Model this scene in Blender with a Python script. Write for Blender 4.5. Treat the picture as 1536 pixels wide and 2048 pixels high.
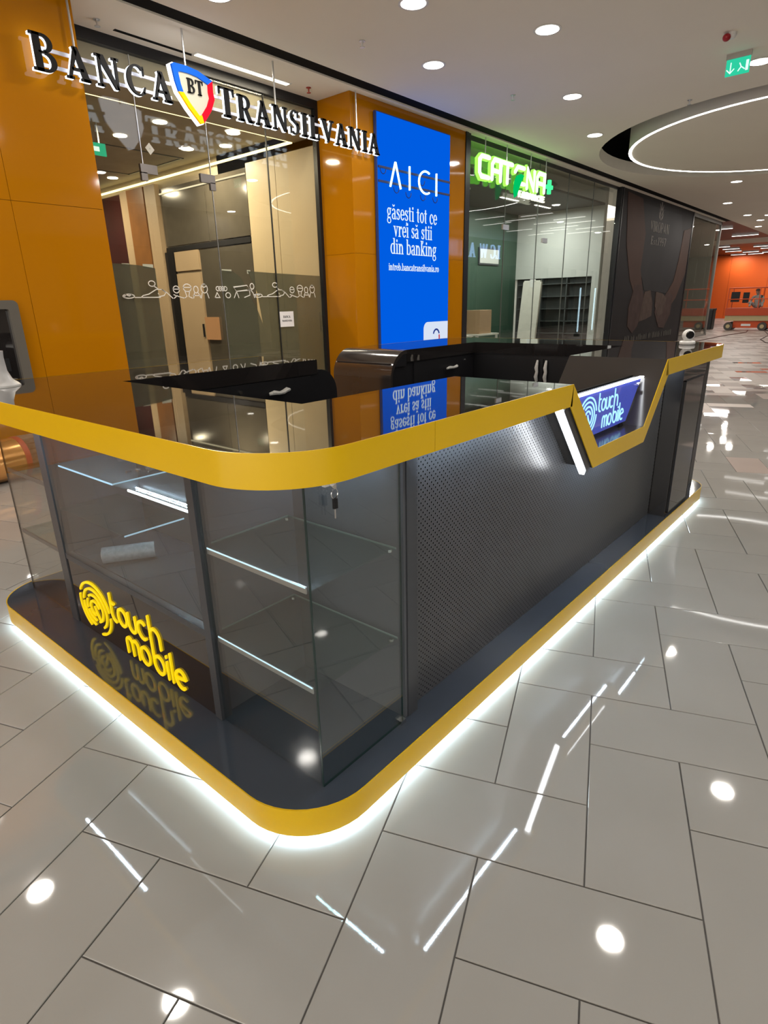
import bpy, bmesh, math, random
from mathutils import Matrix, Vector
random.seed(7)
sc = bpy.context.scene
for o in list(bpy.data.objects):
    bpy.data.objects.remove(o)
COL = sc.collection
pi = math.pi

# ------------------------------------------------------------------ camera
cd = bpy.data.cameras.new('camera'); cam = bpy.data.objects.new('camera', cd); COL.objects.link(cam)
cd.sensor_fit = 'VERTICAL'; cd.sensor_height = 24.0; cd.lens = 24.0 * 1189.0 / 2048.0
cd.clip_start = 0.02; cd.clip_end = 200
CAM = Vector((-0.80756, -1.01391, 1.54639))
rt = Vector((0.64566, -0.76333, -0.02118)); dn = Vector((-0.26465, -0.19766, -0.94387)); fw = Vector((0.7163, 0.61503, -0.32964))
M = Matrix.Identity(4)
for i in range(3):
    M[i][0] = rt[i]; M[i][1] = -dn[i]; M[i][2] = -fw[i]; M[i][3] = CAM[i]
cam.matrix_world = M
sc.camera = cam

# ------------------------------------------------------------------ world, exposure
w = bpy.data.worlds.new('world'); sc.world = w; w.use_nodes = True
w.node_tree.nodes['Background'].inputs[0].default_value = (1.0, 0.93, 0.84, 1)
w.node_tree.nodes['Background'].inputs[1].default_value = 2.6
sc.view_settings.view_transform = 'Standard'; sc.view_settings.look = 'None'
sc.view_settings.exposure = 0.0; sc.view_settings.gamma = 1.0; sc.view_settings.use_curve_mapping = False
sc.cycles.max_bounces = 8; sc.cycles.diffuse_bounces = 4; sc.cycles.glossy_bounces = 4; sc.cycles.transparent_max_bounces = 16; sc.cycles.caustics_reflective = False
DOWN_W = 30.0          # watts of one hall downlight
BANK_W = 85.0

# ------------------------------------------------------------------ materials
MATS = {}
def nodes(name):
    m = bpy.data.materials.new(name); m.use_nodes = True
    nt = m.node_tree; nt.nodes.clear()
    out = nt.nodes.new('ShaderNodeOutputMaterial')
    return m, nt, out
def P(name, col, rough=0.5, metal=0.0, spec=0.5, var=0.06, scale=6.0, bump=0.0, bscale=40.0, emis=None, es=0.0, coat=0.0, rvar=0.0, ior=1.5):
    if name in MATS: return MATS[name]
    m, nt, out = nodes(name)
    b = nt.nodes.new('ShaderNodeBsdfPrincipled'); nt.links.new(b.outputs[0], out.inputs[0])
    tc = nt.nodes.new('ShaderNodeTexCoord')
    nz = nt.nodes.new('ShaderNodeTexNoise'); nz.inputs['Scale'].default_value = scale; nz.inputs['Detail'].default_value = 4
    nt.links.new(tc.outputs['Object'], nz.inputs['Vector'])
    mx = nt.nodes.new('ShaderNodeMix'); mx.data_type = 'RGBA'
    mx.inputs[6].default_value = tuple(max(0, c*(1-var)) for c in col) + (1,)
    mx.inputs[7].default_value = tuple(min(1, c*(1+var)) for c in col) + (1,)
    nt.links.new(nz.outputs[0], mx.inputs[0]); nt.links.new(mx.outputs[2], b.inputs['Base Color'])
    b.inputs['Roughness'].default_value = rough; b.inputs['Metallic'].default_value = metal
    b.inputs['Specular IOR Level'].default_value = spec; b.inputs['IOR'].default_value = ior
    if rvar:
        mr = nt.nodes.new('ShaderNodeMapRange'); nt.links.new(nz.outputs[0], mr.inputs[0])
        mr.inputs[3].default_value = max(0.0, rough-rvar); mr.inputs[4].default_value = rough+rvar
        nt.links.new(mr.outputs[0], b.inputs['Roughness'])
    if coat:
        b.inputs['Coat Weight'].default_value = coat; b.inputs['Coat Roughness'].default_value = 0.03
    if bump:
        n2 = nt.nodes.new('ShaderNodeTexNoise'); n2.inputs['Scale'].default_value = bscale; n2.inputs['Detail'].default_value = 3
        nt.links.new(tc.outputs['Object'], n2.inputs['Vector'])
        bp = nt.nodes.new('ShaderNodeBump'); bp.inputs['Strength'].default_value = bump; bp.inputs['Distance'].default_value = 0.01
        nt.links.new(n2.outputs[0], bp.inputs['Height']); nt.links.new(bp.outputs[0], b.inputs['Normal'])
    if emis:
        b.inputs['Emission Color'].default_value = tuple(emis) + (1,); b.inputs['Emission Strength'].default_value = es
    MATS[name] = m; return m
def EM(name, col, s):
    if name in MATS: return MATS[name]
    m, nt, out = nodes(name)
    e = nt.nodes.new('ShaderNodeEmission'); e.inputs[0].default_value = tuple(col) + (1,); e.inputs[1].default_value = s
    nt.links.new(e.outputs[0], out.inputs[0]); MATS[name] = m; return m
def GLASS(name, tint=(0.96, 0.98, 0.97), ior=1.5, rough=0.0, film=0.0, fcol=(0.3, 0.3, 0.26)):
    """thin sheet: what is behind shows through, what is in front mirrors by the Fresnel law"""
    if name in MATS: return MATS[name]
    m, nt, out = nodes(name)
    t = nt.nodes.new('ShaderNodeBsdfTransparent'); t.inputs[0].default_value = tuple(tint) + (1,)
    g = nt.nodes.new('ShaderNodeBsdfGlossy'); g.inputs['Roughness'].default_value = rough
    fr = nt.nodes.new('ShaderNodeFresnel')          # both faces of the pane follow the air-to-glass curve
    ge = nt.nodes.new('ShaderNodeNewGeometry'); mr = nt.nodes.new('ShaderNodeMapRange')
    mr.inputs[3].default_value = ior; mr.inputs[4].default_value = 1.0/ior
    nt.links.new(ge.outputs['Backfacing'], mr.inputs[0]); nt.links.new(mr.outputs[0], fr.inputs[0])
    mx = nt.nodes.new('ShaderNodeMixShader')
    base = t
    if film:
        d = nt.nodes.new('ShaderNodeBsdfDiffuse')
        tc = nt.nodes.new('ShaderNodeTexCoord'); nz = nt.nodes.new('ShaderNodeTexNoise'); nz.inputs['Scale'].default_value = 3
        nt.links.new(tc.outputs['Object'], nz.inputs['Vector'])
        cm = nt.nodes.new('ShaderNodeMix'); cm.data_type = 'RGBA'
        cm.inputs[6].default_value = tuple(c*0.85 for c in fcol) + (1,); cm.inputs[7].default_value = tuple(c*1.1 for c in fcol) + (1,)
        nt.links.new(nz.outputs[0], cm.inputs[0]); nt.links.new(cm.outputs[2], d.inputs[0])
        m2 = nt.nodes.new('ShaderNodeMixShader'); m2.inputs[0].default_value = film
        nt.links.new(t.outputs[0], m2.inputs[1]); nt.links.new(d.outputs[0], m2.inputs[2]); base = m2
    nt.links.new(fr.outputs[0], mx.inputs[0]); nt.links.new(base.outputs[0], mx.inputs[1]); nt.links.new(g.outputs[0], mx.inputs[2])
    nt.links.new(mx.outputs[0], out.inputs[0]); MATS[name] = m; return m
def PERF(name, col, pitch=0.024, rad=0.0036, ax=('X', 'Z')):
    """sheet metal with staggered drilled holes that are really see-through"""
    m, nt, out = nodes(name)
    b = nt.nodes.new('ShaderNodeBsdfPrincipled'); b.inputs['Base Color'].default_value = tuple(col) + (1,)
    b.inputs['Roughness'].default_value = 0.32; b.inputs['Specular IOR Level'].default_value = 0.6
    tr = nt.nodes.new('ShaderNodeBsdfTransparent')
    tc = nt.nodes.new('ShaderNodeTexCoord'); sp = nt.nodes.new('ShaderNodeSeparateXYZ'); nt.links.new(tc.outputs['Object'], sp.inputs[0])
    def mth(op, a, bb=None):
        n = nt.nodes.new('ShaderNodeMath'); n.operation = op
        for k, v in ((0, a), (1, bb)):
            if v is None: continue
            if isinstance(v, (int, float)): n.inputs[k].default_value = v
            else: nt.links.new(v, n.inputs[k])
        return n.outputs[0]
    def grid(off):
        ds = []
        for a in ax:
            f = mth('FRACT', mth('ADD', mth('DIVIDE', sp.outputs[a], pitch), 50.0 + off))
            ds.append(mth('POWER', mth('SUBTRACT', f, 0.5), 2.0))
        return mth('LESS_THAN', mth('SQRT', mth('ADD', ds[0], ds[1])), rad/pitch)
    h = mth('MAXIMUM', grid(0.0), grid(0.5))
    mx = nt.nodes.new('ShaderNodeMixShader'); nt.links.new(h, mx.inputs[0])
    nt.links.new(b.outputs[0], mx.inputs[1]); nt.links.new(tr.outputs[0], mx.inputs[2]); nt.links.new(mx.outputs[0], out.inputs[0])
    MATS[name] = m; return m

# ------------------------------------------------------------------ mesh helpers
def lin(c): return tuple(((x/255)/12.92 if x/255 <= 0.04045 else ((x/255+0.055)/1.055)**2.4) for x in c)
MX = lambda a, b, d: (d, a, b)
MY = lambda a, b, d: (a, d, b)
MZ = lambda a, b, d: (a, b, d)
class MB:
    def __init__(s): s.v = []; s.f = []; s.mi = []; s.cm = 0
    def add(s, vs, fs):
        n = len(s.v); s.v += [tuple(map(float, p)) for p in vs]
        for f in fs: s.f.append([i+n for i in f]); s.mi.append(s.cm)
        return s
    def box(s, x0, y0, z0, x1, y1, z1):
        x0, x1 = min(x0, x1), max(x0, x1); y0, y1 = min(y0, y1), max(y0, y1); z0, z1 = min(z0, z1), max(z0, z1)
        return s.add([(x0,y0,z0),(x1,y0,z0),(x1,y1,z0),(x0,y1,z0),(x0,y0,z1),(x1,y0,z1),(x1,y1,z1),(x0,y1,z1)],
                     [(0,3,2,1),(4,5,6,7),(0,1,5,4),(1,2,6,5),(2,3,7,6),(3,0,4,7)])
    def prism(s, poly, mp, d0, d1):
        n = len(poly); vs = [mp(a, b, d0) for a, b in poly] + [mp(a, b, d1) for a, b in poly]
        return s.add(vs, [list(range(n))[::-1], list(range(n, 2*n))] + [(i, (i+1) % n, n+(i+1) % n, n+i) for i in range(n)])
    def band(s, pts, wd, mp, d0, d1, closed=False, cap=True):
        """a flat stroke along pts, extruded d0..d1; wd one width or one per point"""
        pts = [Vector((p[0], p[1])) for p in pts]; ws = list(wd) if hasattr(wd, '__len__') else [wd]*len(pts)
        if cap and not closed:
            def ends(p, q, ww):
                d = (p-q).normalized(); return [(p + d*ww/2*math.sin(t), ww*math.cos(t)) for t in (0.6, 1.1, 1.45)]
            e1 = ends(pts[-1], pts[-2], ws[-1]); e0 = ends(pts[0], pts[1], ws[0])
            pts = [e[0] for e in e0[::-1]] + pts + [e[0] for e in e1]; ws = [e[1] for e in e0[::-1]] + ws + [e[1] for e in e1]
        n = len(pts); vs = []
        for i, p in enumerate(pts):
            a = pts[(i-1) % n] if (closed or i > 0) else p; b = pts[(i+1) % n] if (closed or i < n-1) else p
            t = (b-a); t = t.normalized() if t.length > 1e-9 else Vector((1, 0)); nn = Vector((-t.y, t.x))
            k = 1.0
            if 0 < i < n-1 or closed:
                d1v = (p-a); 
                if d1v.length > 1e-9:
                    d1v.normalize(); k = min(1.8, 1/max(0.4, abs(d1v.dot(t))))
            h = nn*ws[i]/2*k
            l = p+h; r = p-h
            vs += [mp(l.x, l.y, d0), mp(r.x, r.y, d0), mp(l.x, l.y, d1), mp(r.x, r.y, d1)]
        fs = []
        for i in range(n if closed else n-1):
            a = 4*i; b = 4*((i+1) % n)
            fs += [(a, b, b+1, a+1), (a+2, a+3, b+3, b+2), (a, a+2, b+2, b), (a+1, b+1, b+3, a+3)]
        if not closed:
            fs += [(0, 1, 3, 2), (4*n-4, 4*n-2, 4*n-1, 4*n-3)]
        return s.add(vs, fs)
    def cyl(s, p0, p1, r0, r1=None, n=16):
        p0 = Vector(p0); p1 = Vector(p1); r1 = r0 if r1 is None else r1
        d = (p1-p0).normalized(); u = d.orthogonal().normalized(); v = d.cross(u)
        vs = [tuple(p0 + (u*math.cos(2*pi*i/n) + v*math.sin(2*pi*i/n))*r0) for i in range(n)] + [tuple(p1 + (u*math.cos(2*pi*i/n) + v*math.sin(2*pi*i/n))*r1) for i in range(n)]
        return s.add(vs, [list(range(n))[::-1], list(range(n, 2*n))] + [(i, (i+1) % n, n+(i+1) % n, n+i) for i in range(n)])
    def tube(s, path, r, n=8):
        path = [Vector(p) for p in path]; rs = list(r) if hasattr(r, '__len__') else [r]*len(path)
        vs = []; u = None
        for i, p in enumerate(path):
            t = (path[min(i+1, len(path)-1)] - path[max(i-1, 0)]).normalized()
            u = t.orthogonal().normalized() if u is None else (u - t*u.dot(t)).normalized()
            v = t.cross(u)
            vs += [tuple(p + (u*math.cos(2*pi*k/n) + v*math.sin(2*pi*k/n))*rs[i]) for k in range(n)]
        m = len(path); fs = [list(range(n))[::-1], list(range((m-1)*n, m*n))]
        for i in range(m-1):
            fs += [(i*n+k, i*n+(k+1) % n, (i+1)*n+(k+1) % n, (i+1)*n+k) for k in range(n)]
        return s.add(vs, fs)
    def lathe(s, prof, c, n=24, axis='z'):
        vs = []; m = len(prof)
        for r, h in prof:
            for k in range(n):
                a, b = r*math.cos(2*pi*k/n), r*math.sin(2*pi*k/n)
                q = {'z': (a, b, h), 'y': (a, h, b), 'x': (h, a, b)}[axis]
                vs.append((c[0]+q[0], c[1]+q[1], c[2]+q[2]))
        fs = [list(range(n))[::-1], list(range((m-1)*n, m*n))]
        for i in range(m-1):
            fs += [(i*n+k, i*n+(k+1) % n, (i+1)*n+(k+1) % n, (i+1)*n+k) for k in range(n)]
        return s.add(vs, fs)
    def ball(s, c, r, n=16):
        rr = r if hasattr(r, '__len__') else (r, r, r); m = n//2; vs = []
        for i in range(m+1):
            a = -pi/2 + pi*i/m; ca = max(math.cos(a), 1e-4)
            vs += [(c[0]+rr[0]*ca*math.cos(2*pi*k/n), c[1]+rr[1]*ca*math.sin(2*pi*k/n), c[2]+rr[2]*math.sin(a)) for k in range(n)]
        fs = []
        for i in range(m):
            fs += [(i*n+k, i*n+(k+1) % n, (i+1)*n+(k+1) % n, (i+1)*n+k) for k in range(n)]
        return s.add(vs, fs)
    def mesh(s, name, mats, origin=(0, 0, 0), smooth=False):
        me = bpy.data.meshes.new(name)
        ox, oy, oz = origin
        me.from_pydata([(x-ox, y-oy, z-oz) for x, y, z in s.v], [], s.f)
        for m in (mats if isinstance(mats, (list, tuple)) else [mats]): me.materials.append(m)
        me.polygons.foreach_set('material_index', s.mi)
        if len(s.f) < 60000:
            bm = bmesh.new(); bm.from_mesh(me); bmesh.ops.recalc_face_normals(bm, faces=bm.faces); bm.to_mesh(me); bm.free()
        if smooth:
            me.shade_smooth(); me.set_sharp_from_angle(angle=math.radians(35))
        me.update()
        return me
    def build(s, name, mats, parent=None, origin=None, smooth=False, bevel=0.0, label=None):
        org = origin
        if org is None:
            org = tuple(parent['_o']) if parent is not None and '_o' in parent else (0, 0, 0)
        me = s.mesh(name, mats, org, smooth)
        o = bpy.data.objects.new(name, me); COL.objects.link(o); o['_o'] = org
        if parent is not None: o.parent = parent
        else: o.location = org
        if bevel:
            b = o.modifiers.new('bevel', 'BEVEL'); b.width = bevel; b.segments = 2; b.limit_method = 'ANGLE'
        if label: o['label'] = label
        return o
def thing(name, loc, label, cat, group=None):
    o = bpy.data.objects.new(name, None); COL.objects.link(o); o.location = loc; o['_o'] = tuple(loc); o.empty_display_size = 0.1
    return tag(o, label, cat, group)
def tag(o, label=None, cat=None, group=None, kind=None):
    if label: o['label'] = label
    if cat: o['category'] = cat
    if group: o['group'] = group
    if kind: o['kind'] = kind
    return o
def struct(o, label, cat): return tag(o, label, cat, kind='structure')
def area(name, loc, sx, sy, watts, col, parent, shape='DISK', rot=(0, 0, 0), spread=180):
    l = bpy.data.lights.new(name, 'AREA'); l.shape = shape; l.size = sx
    if shape in ('RECTANGLE', 'ELLIPSE'): l.size_y = sy
    l.energy = watts; l.color = col; l.spread = math.radians(spread)
    o = bpy.data.objects.new(name, l); COL.objects.link(o); o.rotation_euler = rot
    po = parent['_o'] if parent is not None else (0, 0, 0)
    o.location = tuple(loc[i]-po[i] for i in range(3)); o.parent = parent
    return o
def arcpts(cx, cy, rx, ry, a0, a1, n=12):
    return [(cx+rx*math.cos(math.radians(a0+(a1-a0)*i/n)), cy+ry*math.sin(math.radians(a0+(a1-a0)*i/n))) for i in range(n+1)]

# ------------------------------------------------------------------ palette
yellow = P('yellow_band', (0.68, 0.43, 0.004), 0.25, spec=0.5, var=0.05, scale=3)
blackgloss = P('black_gloss', (0.016, 0.014, 0.014), 0.02, spec=0.5, var=0.1, ior=2.1)
blackmatt = P('black_laminate', (0.012, 0.012, 0.014), 0.35, spec=0.35, var=0.15)
slate = P('slate_laminate', (0.085, 0.092, 0.105), 0.3, spec=0.5, var=0.1)
deckm = P('deck_slate', (0.046, 0.056, 0.074), 0.07, spec=0.7, var=0.12, scale=3)
greyframe = P('grey_aluminium', (0.07, 0.075, 0.085), 0.3, metal=0.4, var=0.05)
chrome = P('chrome', (0.7, 0.7, 0.7), 0.15, metal=1.0, var=0.03)
alu = P('brushed_aluminium', (0.62, 0.63, 0.64), 0.3, metal=0.9, var=0.05)
white_pl = P('white_plastic', (0.75, 0.75, 0.74), 0.3, var=0.03)
orange = P('orange_panel', (0.43, 0.16, 0.002), 0.06, spec=0.35, var=0.03, scale=1.5)
orange_edge = P('orange_joint', (0.22, 0.085, 0.004), 0.5, var=0.05)
plaster = P('ceiling_plaster', (0.88, 0.83, 0.72), 0.85, spec=0.2, var=0.03, scale=1.0, bump=0.05, bscale=60)
blackpaint = P('black_void', (0.006, 0.006, 0.006), 0.8, spec=0.1, var=0.1)
tilem = P('floor_tile', (0.315, 0.308, 0.293), 0.035, spec=0.5, var=0.09, scale=2.2, rvar=0.015)
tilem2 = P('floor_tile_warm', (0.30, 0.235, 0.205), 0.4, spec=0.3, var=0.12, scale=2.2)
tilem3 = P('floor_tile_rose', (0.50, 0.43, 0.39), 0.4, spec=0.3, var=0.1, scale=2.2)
grout = P('grout', (0.09, 0.085, 0.08), 0.8, var=0.15, scale=30)
glass = GLASS('clear_glass', (0.95, 0.97, 0.97), 1.8)
glass2 = GLASS('shop_glass', (0.95, 0.96, 0.93), 1.5)
shelfglass = GLASS('shelf_glass', (0.84, 0.92, 0.9), 1.5)
glassedge = P('glass_edge', (0.012, 0.03, 0.03), 0.1, var=0.1)
ledwhite = EM('led_white', (0.86, 0.95, 1.0), 14.0)
ledsoft = EM('led_tube', (0.93, 0.96, 1.0), 7.0)
lens = EM('downlight_lens', (1.0, 0.95, 0.86), 14.0)
linlamp = EM('linear_lamp', (1.0, 0.96, 0.9), 4.0)

# ================================================================== THE SETTING
# --- floor: grout bed + herringbone tiles
g = MB().box(-9, -9, -0.06, 62, 15, -0.004)
floor = struct(g.build('floor', grout), 'polished grey stone tile floor laid in a herringbone pattern', 'floor')
TH = math.radians(-69.26); ct, st = math.cos(TH), math.sin(TH); mU = 0.2990; mV = 0.3010
U0, V0 = 0.138*1.1046, -0.079*1.1046
def tilemesh(lu, lv):
    m = MB(); c = 0.0015; h = 0.012
    b = (lu/2, lv/2); t = (lu/2-c, lv/2-c)
    vs = [(-b[0], -b[1], -h), (b[0], -b[1], -h), (b[0], b[1], -h), (-b[0], b[1], -h), (-b[0], -b[1], -c), (b[0], -b[1], -c), (b[0], b[1], -c), (-b[0], b[1], -c), (-t[0], -t[1], 0), (t[0], -t[1], 0), (t[0], t[1], 0), (-t[0], t[1], 0)]
    fs = [(8, 9, 10, 11)] + [(i, (i+1) % 4, 4+(i+1) % 4, 4+i) for i in range(4)] + [(4+i, 4+(i+1) % 4, 8+(i+1) % 4, 8+i) for i in range(4)]
    return m.add(vs, fs)
GAP = 0.0042
meH = [tilemesh(2*mU-GAP, mV-GAP).mesh('tile', t) for t in (tilem, tilem2, tilem3)]
meV = [tilemesh(mU-GAP, 2*mV-GAP).mesh('tile', t) for t in (tilem, tilem2, tilem3)]
cands = []
rng = random.Random(3)
for ix in range(-75, 75):
    for iy in range(-45, 205):
        s4 = (ix+iy) % 4
        if s4 not in (1, 3): continue
        hor = s4 == 1
        u = U0 + mU*(ix + (1.0 if hor else 0.5)); v = V0 + mV*(iy + (0.5 if hor else 1.0))
        x = ct*u - st*v; y = st*u + ct*v
        if not (-8.5 < x < 52 and -4.2 < y < 14): continue
        if x < 28 and y > 6.0: continue
        if 0.35 < x < 4.0 and 0.35 < y < 2.1: continue
        r = Vector((x, y, 0)) - CAM; d = r.dot(fw)
        size = -1
        if d > 0.3:
            px = 768+1189*r.dot(rt)/d; py = 1024+1189*r.dot(dn)/d
            if -150 < px < 1690 and py < 2300:
                size = 1.546/(r.length**3)
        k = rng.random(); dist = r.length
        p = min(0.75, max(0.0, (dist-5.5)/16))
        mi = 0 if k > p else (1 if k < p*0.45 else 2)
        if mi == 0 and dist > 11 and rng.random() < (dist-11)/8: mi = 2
        cands.append((size, x, y, hor, mi, rng.uniform(-1, 1), rng.uniform(-1, 1)))
cands.sort(key=lambda t: -t[0])
for c in cands[:300]:
    o = bpy.data.objects.new('tile', (meH if c[3] else meV)[c[4]]); COL.objects.link(o); o.parent = floor
    o.location = (c[1], c[2], 0.0); o.rotation_euler = (c[5]*0.0028, c[6]*0.0028, TH)
m = MB()
for c in cands[300:]:
    lu, lv = ((2*mU-GAP)/2, (mV-GAP)/2) if c[3] else ((mU-GAP)/2, (2*mV-GAP)/2)
    m.cm = c[4]
    vs = []
    for zz in (0.0, -0.012):
        for a, b in ((-lu, -lv), (lu, -lv), (lu, lv), (-lu, lv)):
            vs.append((c[1]+ct*a-st*b, c[2]+st*a+ct*b, zz + (a*c[5]*0.0028+b*c[6]*0.0028)))
    m.add(vs, [(0, 1, 2, 3), (0, 4, 5, 1), (1, 5, 6, 2), (2, 6, 7, 3), (3, 7, 4, 0)])
tag(m.build('tile_field', [tilem, tilem2, tilem3], floor), kind='stuff')

# --- ceiling with a round opening, slot along the shop fronts, soffit
CZ = 4.42; RC = (14.5, 1.0)
N = 72
def ring(r): return [(RC[0]+r*math.cos(2*pi*i/N), RC[1]+r*math.sin(2*pi*i/N)) for i in range(N)]
m = MB(); rim = ring(3.98)
X0, X1, Y0, Y1 = -9, 52, -9, 5.33
sq = []
for i in range(N):
    a = 2*pi*i/N; dx, dy = math.cos(a), math.sin(a)
    t = min((4.2/abs(dx)) if abs(dx) > 1e-6 else 9e9, (4.2/abs(dy)) if abs(dy) > 1e-6 else 9e9)
    sq.append((RC[0]+dx*t, RC[1]+dy*t))
for zz in (CZ, CZ+0.22):
    m.add([(x, y, zz) for x, y in rim] + [(x, y, zz) for x, y in sq], [(i, (i+1) % N, N+(i+1) % N, N+i) for i in range(N)])
m.add([(x, y, CZ) for x, y in rim] + [(x, y, CZ+0.22) for x, y in rim], [(i, (i+1) % N, N+(i+1) % N, N+i) for i in range(N)])
a0, a1, b0, b1 = RC[0]-4.2, RC[0]+4.2, RC[1]-4.2, RC[1]+4.2
m.box(X0, Y0, CZ, a0, Y1, CZ+0.22); m.box(a1, Y0, CZ, X1, Y1, CZ+0.22); m.box(a0, Y0, CZ, a1, b0, CZ+0.22); m.box(a0, b1, CZ, a1, Y1, CZ+0.22)
ceiling = struct(m.build('ceiling', plaster), 'beige plaster mall ceiling with a large round opening', 'ceiling')
m = MB().box(a0, b0, CZ+0.75, a1, b1, CZ+0.78)
m.box(a0, b0, CZ+0.2, a0+0.02, b1, CZ+0.75); m.box(a1-0.02, b0, CZ+0.2, a1, b1, CZ+0.75); m.box(a0, b0, CZ+0.2, a1, b0+0.02, CZ+0.75); m.box(a0, b1-0.02, CZ+0.2, a1, b1, CZ+0.75)
m.build('recess', blackpaint, ceiling)
# slot and soffit
m = MB().box(X0, 5.33, CZ+0.02, 28.6, 5.58, CZ+0.25)
struct(m.build('trim_1', blackpaint), 'black shadow slot running along the ceiling edge above the shop fronts', 'trim')
m = MB().box(X0, 5.58, CZ, 28.6, 7.2, CZ+0.2)
struct(m.build('trim_2', plaster), 'pale soffit strip above the shop fronts behind the black slot', 'trim')
# dropped disc with LED rim
dr = thing('ceiling_disc', (RC[0], RC[1], CZ), 'round beige ceiling drum with glowing white rim in the opening', 'ceiling feature')
p = ring(3.40); m = MB().prism(p, MZ, CZ-0.005, CZ+0.7); m.build('drum', plaster, dr)
m = MB(); q0 = ring(3.345); q1 = ring(3.40)
m.add([(x, y, CZ-0.012) for x, y in q0] + [(x, y, CZ-0.012) for x, y in q1] + [(x, y, CZ-0.005) for x, y in q1] + [(x, y, CZ-0.005) for x, y in q0],
      [(a*N+i, a*N+(i+1) % N, ((a+1) % 4)*N+(i+1) % N, ((a+1) % 4)*N+i) for a in range(4) for i in range(N)])
m.build('led_rim', EM('led_ring', (1, 0.98, 0.93), 9.0), dr)

# --- walls: orange bank piers with separate glossy panels
FY = 5.72
def panel_wall(name, label, cat, x0, x1, y0, y1, xs, zs):
    wl = struct(MB().box(x0, y0+0.012, 0, x1, y1, CZ).build(name, orange_edge), label, cat)
    for i in range(len(xs)-1):
        for j in range(len(zs)-1):
            MB().box(xs[i]+0.002, y0, zs[j]+0.002, xs[i+1]-0.002, y0+0.014, zs[j+1]-0.002).build('panel', orange, wl)
    return wl
wl = panel_wall('wall_left', 'glossy orange panelled bank wall holding the cash machine', 'wall', -8, 2.6, FY, 7.0, [-8, -4, -1.3, 0.2, 1.72, 2.6], [0.0, 2.55, CZ])
MB().box(2.598, FY, 0, 2.612, 7.0, CZ).build('panel', orange, wl)
wc = panel_wall('wall_center', 'glossy orange panelled pier between bank window and pharmacy', 'wall', 6.5, 9.5, FY, 9.0, [6.5, 9.5], [0.0, 2.3, CZ])
for z0, z1 in ((0, 2.3), (2.3, CZ)):
    MB().box(6.488, FY, z0+0.002, 6.502, 6.41, z1-0.002).build('panel', orange, wc)

# --- bank window (recessed) and its interior
GY = 6.42
win = struct(MB().box(2.6, GY-0.04, 4.31, 6.5, GY+0.04, CZ).box(2.6, GY-0.03, 0, 6.5, GY+0.03, 0.06).box(6.43, GY-0.04, 0, 6.49, GY+0.04, 4.31).box(2.61, GY-0.04, 0, 2.67, GY+0.04, 4.31).build('window_1', blackmatt),
             'tall frameless glass shop front of the bank with black frame', 'window')
jx = [2.67, 3.55, 4.50, 5.50, 6.43]
for i in range(4):
    if i == 1:
        MB().box(jx[i]+0.004, GY-0.006, 3.16, jx[i+1]-0.004, GY+0.006, 4.31).build('pane', glass2, win)
        MB().box(jx[i]+0.006, GY-0.006, 0.06, jx[i+1]-0.006, GY+0.006, 3.15).build('pane', glass2, win)
    else:
        MB().box(jx[i]+0.004, GY-0.006, 0.06, jx[i+1]-0.004, GY+0.006, 4.31).build('pane', glass2, win)
for x, s in ((3.55, 1), (4.50, -1)):
    MB().box(x-0.05*s, GY-0.02, 3.10, x+0.17*s, GY+0.02, 3.20).box(x-0.05*s, GY-0.02, 3.02, x+0.03*s, GY+0.02, 3.11).build('door_fitting', P('fitting_grey', (0.20, 0.18, 0.17), 0.35, metal=0.5), win)
MB().box(5.477, GY-0.012, 0.06, 5.488, GY+0.012, 4.3).build('seal', P('joint_dark', (0.02, 0.02, 0.018), 0.5), win)
MB().box(3.541, GY-0.008, 3.2, 3.549, GY+0.008, 4.3).build('seal', alu, win)
MB().box(4.496, GY-0.008, 0.06, 4.503, GY+0.008, 4.3).build('seal', alu, win)

beige = P('beige_panel', (0.50, 0.40, 0.26), 0.45, var=0.05, scale=1.2)
beige2 = P('beige_door', (0.42, 0.31, 0.20), 0.5, var=0.06, scale=2)
taupe = P('taupe_concrete', (0.30, 0.25, 0.185), 0.6, var=0.3, scale=3.0)
wood = P('brown_wood', (0.22, 0.095, 0.03), 0.35, var=0.25, scale=5)
darkglass = P('dark_mirror', (0.085, 0.075, 0.06), 0.12, spec=0.7, var=0.2)
warmled = EM('warm_led', (1.0, 0.80, 0.36), 3.2)
bw = struct(MB().box(6.50, 6.46, 0, 6.62, 14.6, CZ).build('wall_right', taupe), 'side wall inside the bank seen through its window', 'wall')
for y0, y1 in ((6.47, 7.42), (7.43, 8.18)):
    MB().box(6.475, y0, 0, 6.505, y1, 3.86).build('panel', beige, bw)
for y0, z0, z1 in ((8.20, 2.75, 3.80), (8.20, 0.0, 2.62)):
    MB().box(6.48, y0, z0, 6.505, 9.42 if z0 > 1 else 9.80, z1).build('panel', darkglass, bw)
MB().box(6.48, 9.44, 2.75, 6.505, 10.95, 3.80).build('panel', darkglass, bw)
MB().box(6.47, 8.2, 2.64, 6.505, 10.95, 2.73).build('rail', blackmatt, bw)
MB().box(6.455, 8.2, 3.70, 6.475, 10.95, 3.72).build('led_line', EM('warm_led_dim', (1.0, 0.85, 0.55), 1.2), bw)
dd = MB().box(6.462, 9.84, 0.0, 6.50, 10.68, 2.22).build('door', beige2, bw)
MB().box(6.462, 9.84, 2.27, 6.50, 10.68, 2.63).build('panel', beige2, bw)
MB().box(6.44, 9.9, 1.0, 6.465, 9.94, 1.25).build('handle', blackmatt, dd)
MB().box(6.44, 10.70, 0, 6.505, 10.98, 2.64).build('panel', blackmatt, bw)
MB().box(6.40, 11.0, 0, 6.505, 11.40, 3.9).build('column', beige2, bw)
MB().box(6.38, 11.42, 0, 6.505, 12.08, 3.9).build('column', wood, bw)
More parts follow.
